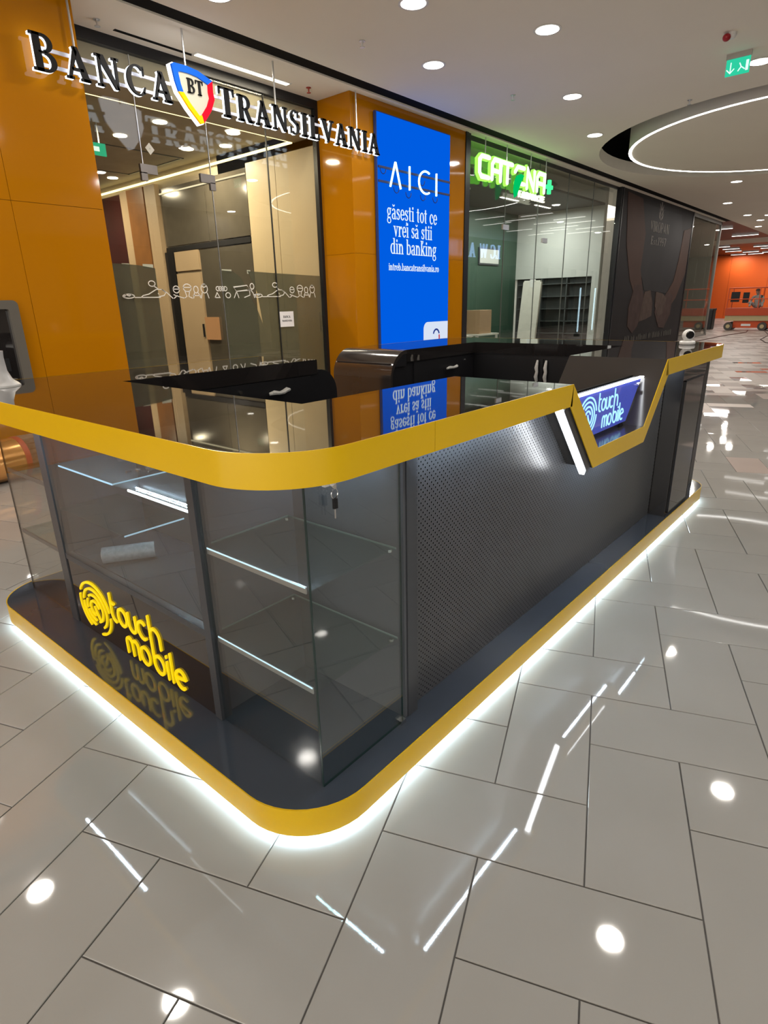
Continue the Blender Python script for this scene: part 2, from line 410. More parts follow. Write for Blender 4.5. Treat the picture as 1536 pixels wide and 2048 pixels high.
MB().box(6.40, 12.1, 0, 6.505, 12.4, 3.9).build('column', beige2, bw)
MB().box(6.49, 12.42, 0.0, 6.505, 14.5, 3.9).build('panel', P('dark_red', (0.05, 0.012, 0.012), 0.3, var=0.5, scale=1.2), bw)
MB().box(6.43, 9.40, 0.95, 6.50, 9.82, 1.38).build('niche', P('copper', (0.75, 0.36, 0.16), 0.25, metal=0.8, emis=(1, 0.5, 0.2), es=0.25), bw)
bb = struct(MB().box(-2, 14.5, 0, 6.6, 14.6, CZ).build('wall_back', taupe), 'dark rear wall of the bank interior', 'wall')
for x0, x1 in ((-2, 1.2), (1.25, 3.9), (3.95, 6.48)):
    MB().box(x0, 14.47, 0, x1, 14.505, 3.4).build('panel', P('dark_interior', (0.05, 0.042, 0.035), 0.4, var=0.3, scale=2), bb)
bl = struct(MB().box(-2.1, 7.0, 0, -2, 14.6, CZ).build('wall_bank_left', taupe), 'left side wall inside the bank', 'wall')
bc = struct(MB().box(-2, 7.02, 4.10, 6.5, 14.5, 4.16).build('ceiling_bank', taupe), 'taupe concrete look ceiling inside the bank', 'ceiling')
MB().box(2.6, 6.46, 3.97, 6.5, 6.95, 4.31).build('bulkhead', P('bulkhead', (0.42, 0.36, 0.27), 0.7, var=0.05), bc)
MB().box(-2, 6.955, 3.975, 6.42, 6.995, 4.005).build('led_line', warmled, bc)
MB().box(6.42, 6.955, 3.955, 6.465, 14.4, 3.985).build('led_line', warmled, bc)
for a in ((3.1, 9.55, 6.2, 9.59), (6.16, 9.55, 6.2, 11.5), (3.1, 11.46, 6.2, 11.5)):
    MB().box(a[0], a[1], 4.09, a[2], a[3], 4.102).build('track', blackmatt, bc)
for i, (x, y) in enumerate(((4.73, 7.83), (5.82, 7.57), (4.68, 8.9), (5.87, 8.92), (4.2, 10.9), (6.2, 8.3), (6.1, 12.0), (5.2, 12.6))):
    MB().lathe([(0.10, 0), (0.10, 0.012)], (x, y, 4.088), 20).build('lamp', EM('bank_lens', (1, 0.9, 0.66), 8.0), bc)
    if i in (0, 3, 4, 7): area('bank_light', (x, y, 4.07), 0.2, 0.2, BANK_W, (1, 0.84, 0.58), bc)
t = thing('exit_sign', (4.11, 8.5, 4.09), 'green emergency exit sign hanging inside the bank at its left edge', 'sign')
MB().box(4.10, 8.49, 3.84, 4.12, 8.51, 4.10).build('rod', alu, t); MB().box(3.96, 8.49, 3.68, 4.20, 8.51, 3.84).build('face', EM('bank_exit_green', (0.03, 0.5, 0.25), 0.9), t)
MB().box(4.0, 8.484, 3.73, 4.1, 8.49, 3.79).build('pictogram', EM('bank_exit_white', (0.8, 1.0, 0.85), 1.2), t)
struct(MB().box(2.6, 6.46, -0.02, 6.5, 14.5, 0.003).build('floor_bank', P('bank_floor', (0.2, 0.17, 0.14), 0.2, var=0.1)), 'dark tiled floor inside the bank', 'floor')

# film and paper stuck on the bank glass
filmg = GLASS('grey_film', (0.75, 0.75, 0.68), 1.3, 0.2, film=0.55, fcol=(0.19, 0.18, 0.13))
def film(poly, label):
    m = MB().prism(poly, MY, GY+0.02, GY+0.024); o = m.build('protective_film', filmg, origin=(poly[0][0], GY+0.02, 0.06)); tag(o, label, 'film'); return o
f1 = film([(2.70, 0.08), (3.52, 0.08), (3.53, 2.04), (3.3, 2.07), (3.05, 2.08), (2.7, 2.08)], 'grey protective film taped over lower left pane of bank window')
f2 = film([(4.52, 0.08), (6.42, 0.08), (6.42, 2.0), (5.6, 2.02), (4.98, 2.04), (5.12, 1.75), (5.18, 1.3), (5.1, 1.5), (4.85, 1.95), (4.72, 2.03), (4.52, 2.04)], 'grey protective film hanging loose over right panes of bank window')
tapem = P('masking_tape', (0.75, 0.72, 0.62), 0.6)
for q, (x, z, a, b) in enumerate(((3.15, 2.06, 0.10, 0.05), (3.44, 2.06, 0.14, 0.05))):
    MB().box(x-a/2, GY+0.0245, z-b/2, x+a/2, GY+0.028, z+b/2).build('tape', tapem, f1)
for q, (x, z, a, b) in enumerate(((4.62, 2.03, 0.16, 0.05), (5.0, 2.03, 0.06, 0.05), (4.55, 1.5, 0.04, 0.2), (4.55, 0.95, 0.05, 0.2), (6.38, 1.3, 0.04, 0.3))):
    MB().box(x-a/2, GY+0.0245, z-b/2, x+a/2, GY+0.028, z+b/2).build('tape', tapem, f2)

# ================================================================== LETTERING
def R(x0, y0, x1, y1): return [(x0, y0), (x1, y0), (x1, y1), (x0, y1)]
def A(cx, cy, rx, ry, a0, a1, tw, th, n=14):
    return arcpts(cx, cy, rx, ry, a0, a1, n) + arcpts(cx, cy, rx-tw, ry-th, a1, a0, n)
S_ = 0.205; sf = 0.075
CAPS = {
 'B': (0.74, [R(.08, 0, .08+S_, 1), R(0, 0, .40, sf), R(0, 1-sf, .38, 1), R(.2, .485, .40, .54), A(.37, .7525, .28, .2475, -90, 90, .15, sf), A(.39, .27, .32, .27, -90, 90, .16, sf)]),
 'A': (0.84, [[(.06, 0), (.155, 0), (.46, .86), (.36, 1)], [(.31, 1), (.49, 1), (.83, 0), (.58, 0)], R(.2, .27, .62, .36), R(0, 0, .25, sf), R(.5, 0, .86, sf)]),
 'N': (0.90, [R(.10, 0, .19, 1), [(.05, 1), (.32, 1), (.81, .0), (.68, 0)], R(.715, 0, .81, 1), R(0, 0, .27, sf), R(0, 1-sf, .22, 1), R(.63, 1-sf, .90, 1)]),
 'C': (0.76, [A(.44, .5, .44, .51, 48, 312, .18, .06, 22), [(.66, .98), (.72, .98), (.72, .68), (.68, .68)], [(.66, .06), (.74, .3), (.70, .32), (.6, .12)]]),
 'T': (0.76, [R(.295, 0, .295+S_, 1), R(.02, 1-.065, .74, 1), [(.02, 1), (.02, .74), (.06, .74), (.11, 1)], [(.74, 1), (.74, .74), (.70, .74), (.65, 1)], R(.2, 0, .56, sf)]),
 'R': (0.82, [R(.08, 0, .08+S_, 1), R(0, 0, .34, sf), R(0, 1-sf, .38, 1), R(.2, .46, .40, .515), A(.38, .73, .29, .27, -90, 90, .15, sf), [(.33, .5), (.50, .5), (.76, 0), (.57, 0)], R(.57, 0, .84, sf)]),
 'S': (0.60, [A(.29, .745, .25, .265, 40, 235, .13, .06), A(.30, .265, .27, .275, -140, 55, .14, .06), [(.06, .70), (.2, .52), (.5, .33), (.55, .46), (.33, .56), (.14, .74)], R(.48, .72, .53, .98), R(.03, .02, .08, .30)]),
 'I': (0.38, [R(.10, 0, .10+S_, 1), R(0, 0, .37, sf), R(0, 1-sf, .37, 1)]),
 'L': (0.66, [R(.10, 0, .10+S_, 1), R(0, 0, .62, sf), R(0, 1-sf, .36, 1), [(.52, 0), (.62, 0), (.63, .27), (.58, .27)]]),
 'V': (0.84, [[(.03, 1), (.28, 1), (.52, .14), (.44, 0)], [(.36, 0), (.46, 0), (.78, 1), (.69, 1)], R(-.02, 1-sf, .32, 1), R(.58, 1-sf, .86, 1)]),
 ' ': (0.35, []),
 'W': (1.2, [[(.05, 1), (.22, 1), (.42, 0), (.30, 0)], [(.30, 0), (.40, 0), (.62, 1), (.55, 1)], [(.52, 1), (.68, 1), (.88, 0), (.76, 0)], [(.78, 0), (.86, 0), (1.1, 1), (1.03, 1)]]),
 'K': (0.8, [R(.08, 0, .25, 1), [(.22, .45), (.3, .4), (.72, 1), (.6, 1)], [(.32, .62), (.42, .68), (.8, 0), (.6, 0)]]),
 'O': (0.86, [A(.43, .5, .43, .51, 0, 360, .17, .06, 26)]),
 'P': (0.72, [R(.08, 0, .25, 1), R(0, 0, .36, sf), R(0, 1-sf, .38, 1), R(.2, .44, .38, .495), A(.37, .72, .31, .28, -90, 90, .15, sf)]),
 'E': (0.66, [R(.08, 0, .25, 1), R(0, 0, .6, sf), R(0, 1-sf, .58, 1), R(.2, .48, .5, .54), R(.54, 0, .6, .25), R(.53, .76, .58, 1), R(.46, .4, .5, .62)]),
}
b_ = 0.12; q_ = 0.045; X = 0.52
LOW = {
 'a': (0.50, [R(.30, 0.03, .42, .36), A(.22, .36, .20, .16, 0, 165, .11, q_), A(.20, .14, .20, .15, 90, 290, .11, q_), R(.18, .245, .33, .29), R(.36, 0, .49, .05), R(.18, 0, .32, .04)]),
 'b': (0.58, [R(.06, 0, .06+b_, .78), R(0, .74, .14, .78), A(.30, .26, .26, .27, -120, 120, .12, q_)]),
 'c': (0.46, [A(.26, .26, .25, .27, 45, 315, .12, q_, 18), R(.36, .32, .43, .46)]),
 'd': (0.60, [R(.40, 0, .40+b_, .78), R(.33, .74, .48, .78), R(.45, 0, .58, .045), A(.28, .26, .26, .27, 60, 300, .12, q_)]),
 'e': (0.50, [A(.26, .26, .25, .27, 0, 325, .12, q_, 20), R(.06, .24, .49, .285)]),
 'g': (0.52, [A(.23, .35, .20, .18, 0, 360, .10, q_, 20), A(.24, -.08, .23, .15, 0, 360, .07, q_, 20), [(.10, .20), (.17, .2), (.14, .08), (.40, .10), (.36, .02), (.06, .04)], R(.32, .46, .50, .52)]),
 'i': (0.28, [R(.08, 0, .08+b_, X), R(0, 0, .27, q_), R(0, X-q_, .14, X), arcpts(.135, .66, .07, .07, 0, 330, 9)]),
 'k': (0.58, [R(.07, 0, .07+b_, .78), R(0, .74, .14, .78), R(0, 0, .26, q_), [(.16, .22), (.22, .2), (.52, X), (.43, X)], [(.22, .28), (.32, .33), (.56, 0), (.42, 0)], R(.36, 0, .6, q_), R(.34, X-q_, .57, X)]),
 'l': (0.28, [R(.08, 0, .08+b_, .78), R(0, 0, .27, q_), R(0, .74, .14, .78)]),
 'n': (0.60, [R(.07, 0, .07+b_, X), R(0, 0, .25, q_), R(0, X-q_, .14, X), R(.40, 0, .40+b_, .34), A(.30, .30, .22, .22, 0, 150, .12, .07), R(.33, 0, .58, q_)]),
 'o': (0.54, [A(.27, .26, .26, .27, 0, 360, .12, q_, 24)]),
 'r': (0.42, [R(.07, 0, .07+b_, X), R(0, 0, .27, q_), R(0, X-q_, .14, X), A(.33, .28, .20, .24, 60, 160, .08, .08), R(.33, .39, .42, .51)]),
 's': (0.42, [A(.20, .385, .17, .14, 30, 235, .09, q_), A(.21, .135, .18, .14, -145, 55, .10, q_), [(.05, .36), (.16, .25), (.3, .18), (.37, .24), (.26, .30), (.12, .38)], R(.31, .37, .36, .51), R(.03, .02, .07, .16)]),
 't': (0.36, [R(.10, .08, .10+b_, .68), R(0, X-q_, .33, X), A(.22, .11, .12, .12, 180, 310, .11, .05)]),
 'v': (0.54, [[(.04, X), (.17, X), (.32, .08), (.25, 0)], [(.23, 0), (.29, 0), (.49, X), (.44, X)], R(-.01, X-q_, .22, X), R(.35, X-q_, .54, X)]),
 '.': (0.22, [arcpts(.1, .06, .065, .065, 0, 330, 9)]),
 ' ': (0.26, []),
}
def breve(x): return A(x, .74, .14, .14, 200, 340, .03, .06, 8)
def comma(x): return [(x-.03, -.08), (x+.06, -.08), (x+.05, -.18), (x-.03, -.26), (x-.05, -.23), (x, -.16)]
LOW['ă'] = (0.50, LOW['a'][1] + [breve(.22)])
LOW['ș'] = (0.42, LOW['s'][1] + [comma(.19)])
def textw(s, F, k=0.06): return sum(F[c][0]+k for c in s) - k
def text(mb, s, F, x0, z0, h, mp, d0, d1, width=None, k=0.06, sgn=1):
    sx = h if width is None else width/textw(s, F, k)
    x = 0
    for c in s:
        wd, pr = F[c]
        for p in pr: mb.prism([(x0+sgn*sx*(x+a), z0+h*b) for a, b in p], mp, d0, d1)
        x += wd+k
    return mb

# --- bank sign: black serif letters with white light body, shield, rails and rods
SY = 5.60
bs = thing('bank_sign', (4.6, SY, CZ), 'hanging bank sign of black serif letters with white halo and shield', 'sign')
blackletter = P('letter_black', (0.012, 0.012, 0.013), 0.6, spec=0.2, var=0.1)
halo = EM('letter_light', (0.86, 0.93, 1.0), 2.6)
def letters(s, x0, x1, z0, hs):
    tot = sum(CAPS[c][0]*h for c, h in zip(s, hs)); gap = (x1-x0-tot)/(len(s)-1); x = x0
    for c, h in zip(s, hs):
        wd, pr = CAPS[c]; f = MB(); b = MB()
        for p in pr:
            f.prism([(x+h*a, z0+h*bb) for a, bb in p], MY, SY-0.012, SY+0.012)
            b.prism([(x+h*a, z0+h*bb) for a, bb in p], MY, SY+0.012, SY+0.05)
        o = f.build('letter', blackletter, bs); b.build('letter_body', halo, o)
        x += wd*h + gap
letters('BANCA', 2.11, 3.52, 3.655, [0.30, 0.27, 0.27, 0.27, 0.27])
letters('TRANSILVANIA', 4.13, 6.97, 3.66, [0.295]+[0.27]*11)
for z in (3.73, 3.86):
    for x0, x1 in ((2.2, 3.56), (4.05, 6.9)):
        MB().box(x0, SY+0.06, z-0.015, x1, SY+0.075, z+0.015).build('rail', P('rail_white', (0.7, 0.68, 0.75), 0.4), bs)
for x in (2.55, 3.78, 5.05, 6.56):
    MB().cyl((x, SY+0.07, 3.7 if x not in (3.78,) else 4.0), (x, SY+0.07, CZ), 0.011, n=8).build('rod', alu, bs)
# shield
def shield(cx, cz, sx, sz):
    L = [(-1, 0.93), (-0.88, 1.0), (-0.3, 1.02), (0.3, 0.96), (1.0, 0.72), (0.98, 0.3), (1.03, 0.02), (0.8, -0.45), (0.35, -1.0), (0.18, -1.06), (-0.35, -0.55), (-0.78, -0.02), (-0.9, 0.35)]
    return [(cx+sx*a, cz+sz*b) for a, b in L]
cx, cz = 3.80, 3.79
so = MB().prism(shield(cx, cz, 0.262, 0.262), MY, SY+0.005, SY+0.07).build('shield', EM('shield_light', (0.95, 0.95, 1.0), 3.0), bs)
inn = shield(cx+0.005, cz+0.005, 0.185, 0.185); oth = shield(cx, cz, 0.255, 0.255)
def wedge(idx, col, nm):
    m = MB()
    for i in range(len(idx)-1):
        a, b = idx[i], idx[i+1]
        m.prism([oth[a], oth[b], inn[b], inn[a]], MY, SY-0.02, SY+0.006)
    m.build('shield_band', P(nm, col, 0.7, spec=0.05, emis=col, es=0.35), so)
wedge([0, 1, 2, 3, 4], (0.01, 0.10, 0.55), 'shield_blue')
wedge([4, 5, 6, 7, 8], (0.75, 0.005, 0.02), 'shield_red')
wedge([8, 9, 10, 11], (0.95, 0.46, 0.005), 'shield_yellow')
wedge([11, 12, 0], (0.01, 0.12, 0.72), 'shield_blue')
MB().prism(inn, MY, SY-0.004, SY+0.008).build('shield_field', P('shield_field', (0.40, 0.38, 0.30), 0.4, emis=(0.9, 0.85, 0.65), es=0.25), so)
m = MB()
for c, x in (('B', 3.72), ('T', 3.825)):
    for p in CAPS[c][1]: m.prism([(x+0.13*a, 3.80+0.14*b) for a, b in p], MY, SY-0.02, SY-0.004)
m.build('shield_letters', blackletter, so)

# --- white line drawings and a notice on the bank glass
vinyl = P('white_vinyl', (0.8, 0.78, 0.72), 0.5)
dc = thing('window_decal', (4.6, GY-0.007, 1.67), 'row of white outline drawings of people along the bank window', 'decal')
def draw(x0):
    E = lambda cx, cz, rx, rz: arcpts(cx, cz, rx, rz, 0, 350, 16)
    figs = [[E(.09, .13, .075, .11), [(.03, .05), (.05, .22), (.1, .14), (.13, .24)]], [[(.17, .06), (.25, .06), (.28, .16), (.36, .24), (.47, .5), (.55, .5), (.60, .32), (.57, .16), (.5, .1)], [(.55, .5), (.62, .3), (.69, 0)], [(.27, .06), (.52, .06), (.49, .28)], E(.42, .82, .045, .15), [(.44, .7), (.5, .52)]],
            [E(.755, .50, .045, .20), [(.71, .52), (.80, .52)], [(.71, .2), (.76, .12), (.86, 0)], [(.71, 0), (.76, .16)]], [E(.92, .60, .06, .22), [(.86, .62), (.98, .62)], [(.88, .4), (.90, .1), (.86, 0)], [(.95, .4), (.93, .1), (.98, 0)]],
            [E(1.05, .50, .035, .20), [(1.02, .3), (1.0, 0)], [(1.08, .3), (1.11, .02)], [(1.0, .15), (1.11, .15)]], [E(1.18, .56, .05, .26), E(1.18, .74, .028, .1), [(1.14, .3), (1.12, 0)], [(1.22, .3), (1.24, 0)]],
            [[(1.34, .02), (1.42, .02), (1.38, .32), (1.34, .02)]], [E(1.40, .56, .03, .13)], [E(1.44, .56, .03, .13)], [E(1.48, .56, .03, .13)], [E(1.52, .56, .03, .13)], [E(1.56, .16, .04, .16)],
            [[(1.66, 0), (1.71, .4), (1.66, .66), (1.9, .78), (1.95, .5), (1.71, .4)], [(1.74, 0), (1.71, .38)], [(1.84, .02), (1.94, .16), (1.94, .45)]], [E(1.99, .72, .035, .18), [(1.96, .5), (2.0, .3), (2.02, .0)], [(1.9, .5), (1.98, .48)]]]
    for f in figs:
        if x0 + max(p[0] for st_ in f for p in st_) > 6.42: continue
        m = MB()
        for st_ in f: m.band([(x0+a, 1.68+0.215*b) for a, b in st_], 0.011, MY, GY-0.009, GY-0.0062)
        m.build('figure', vinyl, dc)
draw(3.02); draw(5.02)
nt_ = thing('paper_notice', (5.63, GY-0.008, 1.25), 'small white paper notice taped to the bank glass', 'notice')
MB().box(5.49, GY-0.009, 1.25, 5.77, GY-0.0065, 1.475).build('sheet', P('paper', (0.8, 0.78, 0.78), 0.7), nt_)
text(MB(), 'BANCA', CAPS, 5.56, 1.38, 0.035, MY, GY-0.0105, GY-0.009, 0.14).build('lettering', blackletter, nt_); text(MB(), 'TRANSILVANIA', CAPS, 5.53, 1.325, 0.028, MY, GY-0.0105, GY-0.009, 0.20).build('lettering', blackletter, nt_)
t = thing('tape_scrap', (3.66, GY-0.008, 3.36), 'small square scrap of paper tape on the bank glass', 'tape')
MB().prism([(3.60, 3.38), (3.66, 3.31), (3.72, 3.37), (3.66, 3.44)], MY, GY-0.0085, GY-0.0065).build('scrap', tapem, t)
MB().prism([(3.655, 3.37), (3.668, 3.37), (3.668, 3.385), (3.655, 3.385)], MY, GY-0.0095, GY-0.0085).build('spot', P('scrap_grey', (0.5, 0.48, 0.42), 0.7), t)

# --- blue lightbox
bx = thing('blue_lightbox', (7.95, 5.68, 0), 'tall bright blue lightbox with neon word and white lettering', 'sign')
MB().box(6.97, 5.652, 0.25, 8.92, 5.70, 4.26).build('case', P('blue_case', (0.02, 0.05, 0.2), 0.4), bx)
MB().box(6.985, 5.645, 0.265, 8.905, 5.655, 4.245).build('face', EM('blue_face', (0.0, 0.115, 0.80), 0.95), bx)
cableb = P('cable_blue', (0.005, 0.015, 0.09), 0.5)
for z in (3.53, 3.335):
    MB().box(6.985, 5.632, z-0.016, 8.905, 5.645, z+0.016).build('bar', cableb, bx)
neon = EM('neon_tube', (0.55, 0.93, 1.0), 3.0)
def neonl(pts): MB().tube([(a, 5.615, b) for a, b in pts], 0.016, 8).build('neon_letter', neon, bx, smooth=True)
neonl([(7.24, 3.28), (7.37, 3.63), (7.375, 3.63), (7.50, 3.27)])
neonl([(7.73, 3.62), (7.73, 3.28)])
neonl(arcpts(8.17, 3.44, 0.19, 0.165, 60, 300, 16))
neonl([(8.47, 3.61), (8.47, 3.27)])
for x, z in ((7.1, 3.47), (7.42, 3.24), (7.73, 3.2), (8.1, 3.42), (8.12, 3.2), (8.47, 3.2)):
    MB().tube([(x+0.07*math.cos(t), 5.64, z+0.05+0.08*math.sin(t)) for t in [pi+i*pi/8 for i in range(9)]], 0.006, 6).build('cable_loop', cableb, bx)
printw = EM('print_white', (0.78, 0.92, 1.0), 1.0)
def line(s, x0, x1, z, h, k=0.05):
    u = (x1-x0)/textw(s, LOW, k); x = x0
    for wd in s.split(' '):
        text(MB(), wd, LOW, x, z, h, MY, 5.640, 5.645, u*textw(wd, LOW, k), k).build('lettering', printw, bx)
        x += u*(textw(wd, LOW, k) + LOW[' '][0] + 2*k)
line('găsești tot ce', 7.18, 8.53, 2.83, 0.30); line('vrei să știi', 7.34, 8.39, 2.58, 0.30)
line('din banking', 7.25, 8.52, 2.32, 0.30); line('intreb.bancatransilvania.ro', 7.20, 8.60, 2.07, 0.145, 0.04)
m = MB().prism([(8.15, 0.27), (8.90, 0.27), (8.90, 1.23)] + arcpts(8.27, 1.11, 0.12, 0.12, 90, 180, 6), MY, 5.640, 5.645)
lb = m.build('logo_plate', EM('plate_white', (0.72, 0.80, 0.95), 0.95), bx)
MB().prism(A(8.53, 0.98, 0.11, 0.13, 20, 160, .03, .03), MY, 5.634, 5.640).build('logo_mark', P('logo_blue', (0.01, 0.05, 0.4), 0.4), lb)
MB().prism(A(8.53, 0.95, 0.11, 0.16, -60, 20, .03, .03), MY, 5.634, 5.640).build('logo_mark', P('logo_red', (0.7, 0.03, 0.08), 0.4), lb)

# --- pharmacy window, sign and interior
PY = 5.81
wn = struct(MB().box(9.5, FY-0.02, 0, 9.58, PY+0.05, CZ).box(9.6, FY, 0, 9.68, PY+0.04, CZ).box(17.22, FY-0.03, 0, 17.3, PY+0.02, CZ).box(9.6, PY-0.03, 4.36, 17.2, PY+0.03, CZ).box(9.6, PY-0.02, 0, 17.2, PY+0.02, 0.08).build('window_2', blackmatt),
            'tall glass shop front of the pharmacy with black posts', 'window')
xs = [9.68, 11.15, 12.6, 14.1, 15.6, 17.22]
for i in range(5):
    MB().box(xs[i]+0.005, PY-0.006, 0.08, xs[i+1]-0.005, PY+0.006, 4.36).build('pane', glass2, wn)
for x in xs[1:-1]:
    MB().box(x-0.006, PY-0.009, 0.08, x+0.006, PY+0.009, 4.36).build('seal', P('seal_grey', (0.12, 0.13, 0.12), 0.4), wn)
for x, z in ((11.2, 3.0), (13.0, 2.85)):
    MB().box(x-0.12, PY-0.02, z-0.05, x+0.12, PY+0.02, z+0.05).build('door_fitting', alu, wn)
whitew = P('white_wall', (0.55, 0.56, 0.53), 0.6, var=0.04)
pw = struct(MB().box(16.9, 6.0, 2.18, 17.1, 8.7, CZ).box(16.9, 6.0, 0, 17.1, 6.2, 2.18).box(17.05, 6.2, 0, 17.1, 8.7, 2.18).build('wall_pharmacy_side', whitew), 'white side wall with dark shelf niche inside the pharmacy', 'wall')
MB().box(17.0, 6.2, 0, 17.04, 8.6, 2.18).build('niche_back', P('niche_dark', (0.03, 0.035, 0.035), 0.5), pw)
for z in (0.25, 0.6, 0.95, 1.3, 1.65, 2.0):
    MB().box(16.85, 6.25, z, 17.0, 8.5, z+0.02).build('shelf', P('shelf_dark', (0.08, 0.09, 0.09), 0.4), pw)
for y in (6.9, 7.7):
    MB().box(16.85, y, 0, 17.0, y+0.03, 2.17).build('divider', MATS['shelf_dark'], pw)
gw = struct(MB().box(9.5, 8.62, 0, 16.9, 8.75, CZ).build('wall_pharmacy_back', P('green_wall', (0.035, 0.075, 0.05), 0.5, var=0.1)), 'dark green rear wall inside the pharmacy', 'wall')
struct(MB().box(9.58, 6.0, 3.98, 16.9, 8.62, 4.03).build('ceiling_pharmacy', P('pharmacy_ceiling', (0.06, 0.06, 0.055), 0.7)), 'dark ceiling inside the pharmacy', 'ceiling')
struct(MB().box(9.58, 6.0, -0.02, 17.0, 8.62, 0.004).build('floor_pharmacy', P('pharmacy_floor', (0.3, 0.29, 0.27), 0.25)), 'plain floor inside the pharmacy', 'floor')
for i, (x, y) in enumerate(((11.5, 7.2), (13.8, 7.2), (15.6, 7.2))):
    t = thing('strip_lamp', (x, y, 3.98), ['left', 'middle', 'right'][i] + ' white strip lamp on the pharmacy ceiling', 'lamp', 'strip lamps inside the pharmacy')
    MB().box(x-0.45, y-0.04, 3.945, x+0.45, y+0.04, 3.98).build('housing', white_pl, t); MB().box(x-0.43, y-0.03, 3.935, x+0.43, y+0.03, 3.945).build('tube', linlamp, t)
    area('pharmacy_light', (x, y, 3.92), 0.8, 0.1, 70, (0.95, 1, 0.95), t, 'RECTANGLE')
# sign
CY = 5.64
cs = thing('pharmacy_sign', (11.6, CY, CZ), 'hanging green and white neon pharmacy sign with leaf and cross', 'sign')
limeb = EM('lime_edge', (0.22, 0.95, 0.06), 2.4); whiteface = EM('sign_white', (0.86, 1.0, 0.80), 1.5)
def CT(p): return (p[0]*0.98-0.016, p[1]*0.98+0.031)
def CL(pts, w=0.07, closed=False):
    pts = [CT(p) for p in pts]
    o = MB().band(pts, w, MY, CY-0.03, CY-0.005, closed).build('letter', whiteface, cs)
    MB().band(pts, w+0.04, MY, CY-0.005, CY+0.05, closed).build('letter_edge', limeb, o)
z0, z1 = 3.80, 4.14
CL([(10.40, z1), (10.13, z1), (10.06, z1-0.06), (10.06, z0+0.06), (10.13, z0), (10.40, z0)])
CL([(10.52, z0), (10.52, z1-0.08), (10.60, z1), (10.84, z1), (10.84, z0)]); CL([(10.52, 3.95), (10.84, 3.95)])
CL([(10.92, z1), (11.30, z1)]); CL([(11.11, z1), (11.11, z0)])
CL([(11.80, z1), (11.52, z1), (11.42, z1-0.1)]); CL([(11.55, z0+0.05), (11.82, z0+0.05)])
CL([(11.94, z0), (11.94, z1), (12.26, z0), (12.26, z1)])
CL([(12.40, z0), (12.40, z1-0.08), (12.48, z1), (12.74, z1), (12.74, z0)]); CL([(12.40, 3.95), (12.74, 3.95)])
leafg = EM('leaf_green', (0.0, 0.55, 0.13), 1.0)
lf = MB().prism([CT(p) for p in [(11.38, 3.56), (11.47, 3.60), (11.62, 3.85), (11.75, 4.0), (11.62, 4.02), (11.45, 3.97), (11.36, 3.85), (11.34, 3.7)]], MY, CY-0.05, CY-0.03).build('leaf', leafg, cs)
m = MB().box(12.70, CY-0.03, 3.755, 12.78, CY+0.03, 4.03).box(12.61, CY-0.03, 3.855, 12.87, CY+0.03, 3.93)
m.build('cross', EM('cross_green', (0.05, 0.8, 0.25), 1.6), cs)
text(MB(), 'FARMACIE', dict(CAPS, F=(0.62, [R(.08, 0, .25, 1), R(0, 1-sf, .58, 1), R(.2, .46, .5, .54)]), M=(1.0, [R(.08, 0, .2, 1), R(.8, 0, .92, 1), [(.08, 1), (.22, 1), (.56, .2), (.46, .2)], [(.78, 1), (.92, 1), (.54, .2), (.46, .2)]])),
     11.37, 3.56, 0.12, MY, CY-0.03, CY+0.02, 1.15).build('small_lettering', EM('sign_cream', (1.0, 1.0, 0.75), 1.5), cs)
for x in (10.1, 10.9, 11.9, 12.6):
    MB().cyl((x, CY+0.03, 4.15), (x, CY+0.03, CZ), 0.01, n=8).build('rod', alu, cs)
# things standing in the pharmacy
carton = P('cardboard', (0.36, 0.23, 0.13), 0.7, var=0.1)
bale = P('wrapped_white', (0.62, 0.60, 0.54), 0.35, var=0.12, scale=8, bump=0.5, bscale=12)
for i, (x, y, w_, h_, tilt, lab) in enumerate(((15.15, 7.3, 0.55, 2.05, 0.3, 'tall white board leaning nearest in the pharmacy, plastic wrapped'), (15.55, 7.5, 0.5, 2.1, 0.28, 'tall cream board leaning behind the first in the pharmacy'))):
    t = thing('leaning_board', (x, y, 0), lab, 'board', 'leaning boards in the pharmacy')
    MB().add([(x, y-w_/2, 0.01), (x+0.08, y-w_/2, 0.01), (x+0.08, y+w_/2, 0.01), (x, y+w_/2, 0.01), (x+tilt, y-w_/2, h_), (x+tilt+0.08, y-w_/2, h_), (x+tilt+0.08, y+w_/2, h_), (x+tilt, y+w_/2, h_)], [(0, 3, 2, 1), (4, 5, 6, 7), (0, 1, 5, 4), (1, 2, 6, 5), (2, 3, 7, 6), (3, 0, 4, 7)]).build('sheet', bale, t)
    MB().box(x+tilt-0.02, y-0.06, h_-0.3, x+tilt+0.1, y+0.06, h_+0.03).build('wrapping', white_pl, t)
for i, (x, y, z, a, b, c, lab) in enumerate(((13.6, 7.9, 0.75, 0.6, 0.5, 0.6, 'brown cardboard carton stacked on a wrapped table in the pharmacy'), (12.2, 7.9, 0.75, 0.45, 0.4, 0.3, 'small brown carton at left on a wrapped table in the pharmacy'))):
    t = thing('carton', (x, y, z), lab, 'box')
    MB().box(x-a/2, y-b/2, z, x+a/2, y+b/2, z+c).build('body', carton, t, bevel=0.006); MB().box(x-a/2, y-0.03, z+c, x+a/2, y+0.03, z+c+0.002).build('tape', P('brown_tape', (0.5, 0.38, 0.22), 0.3), t)
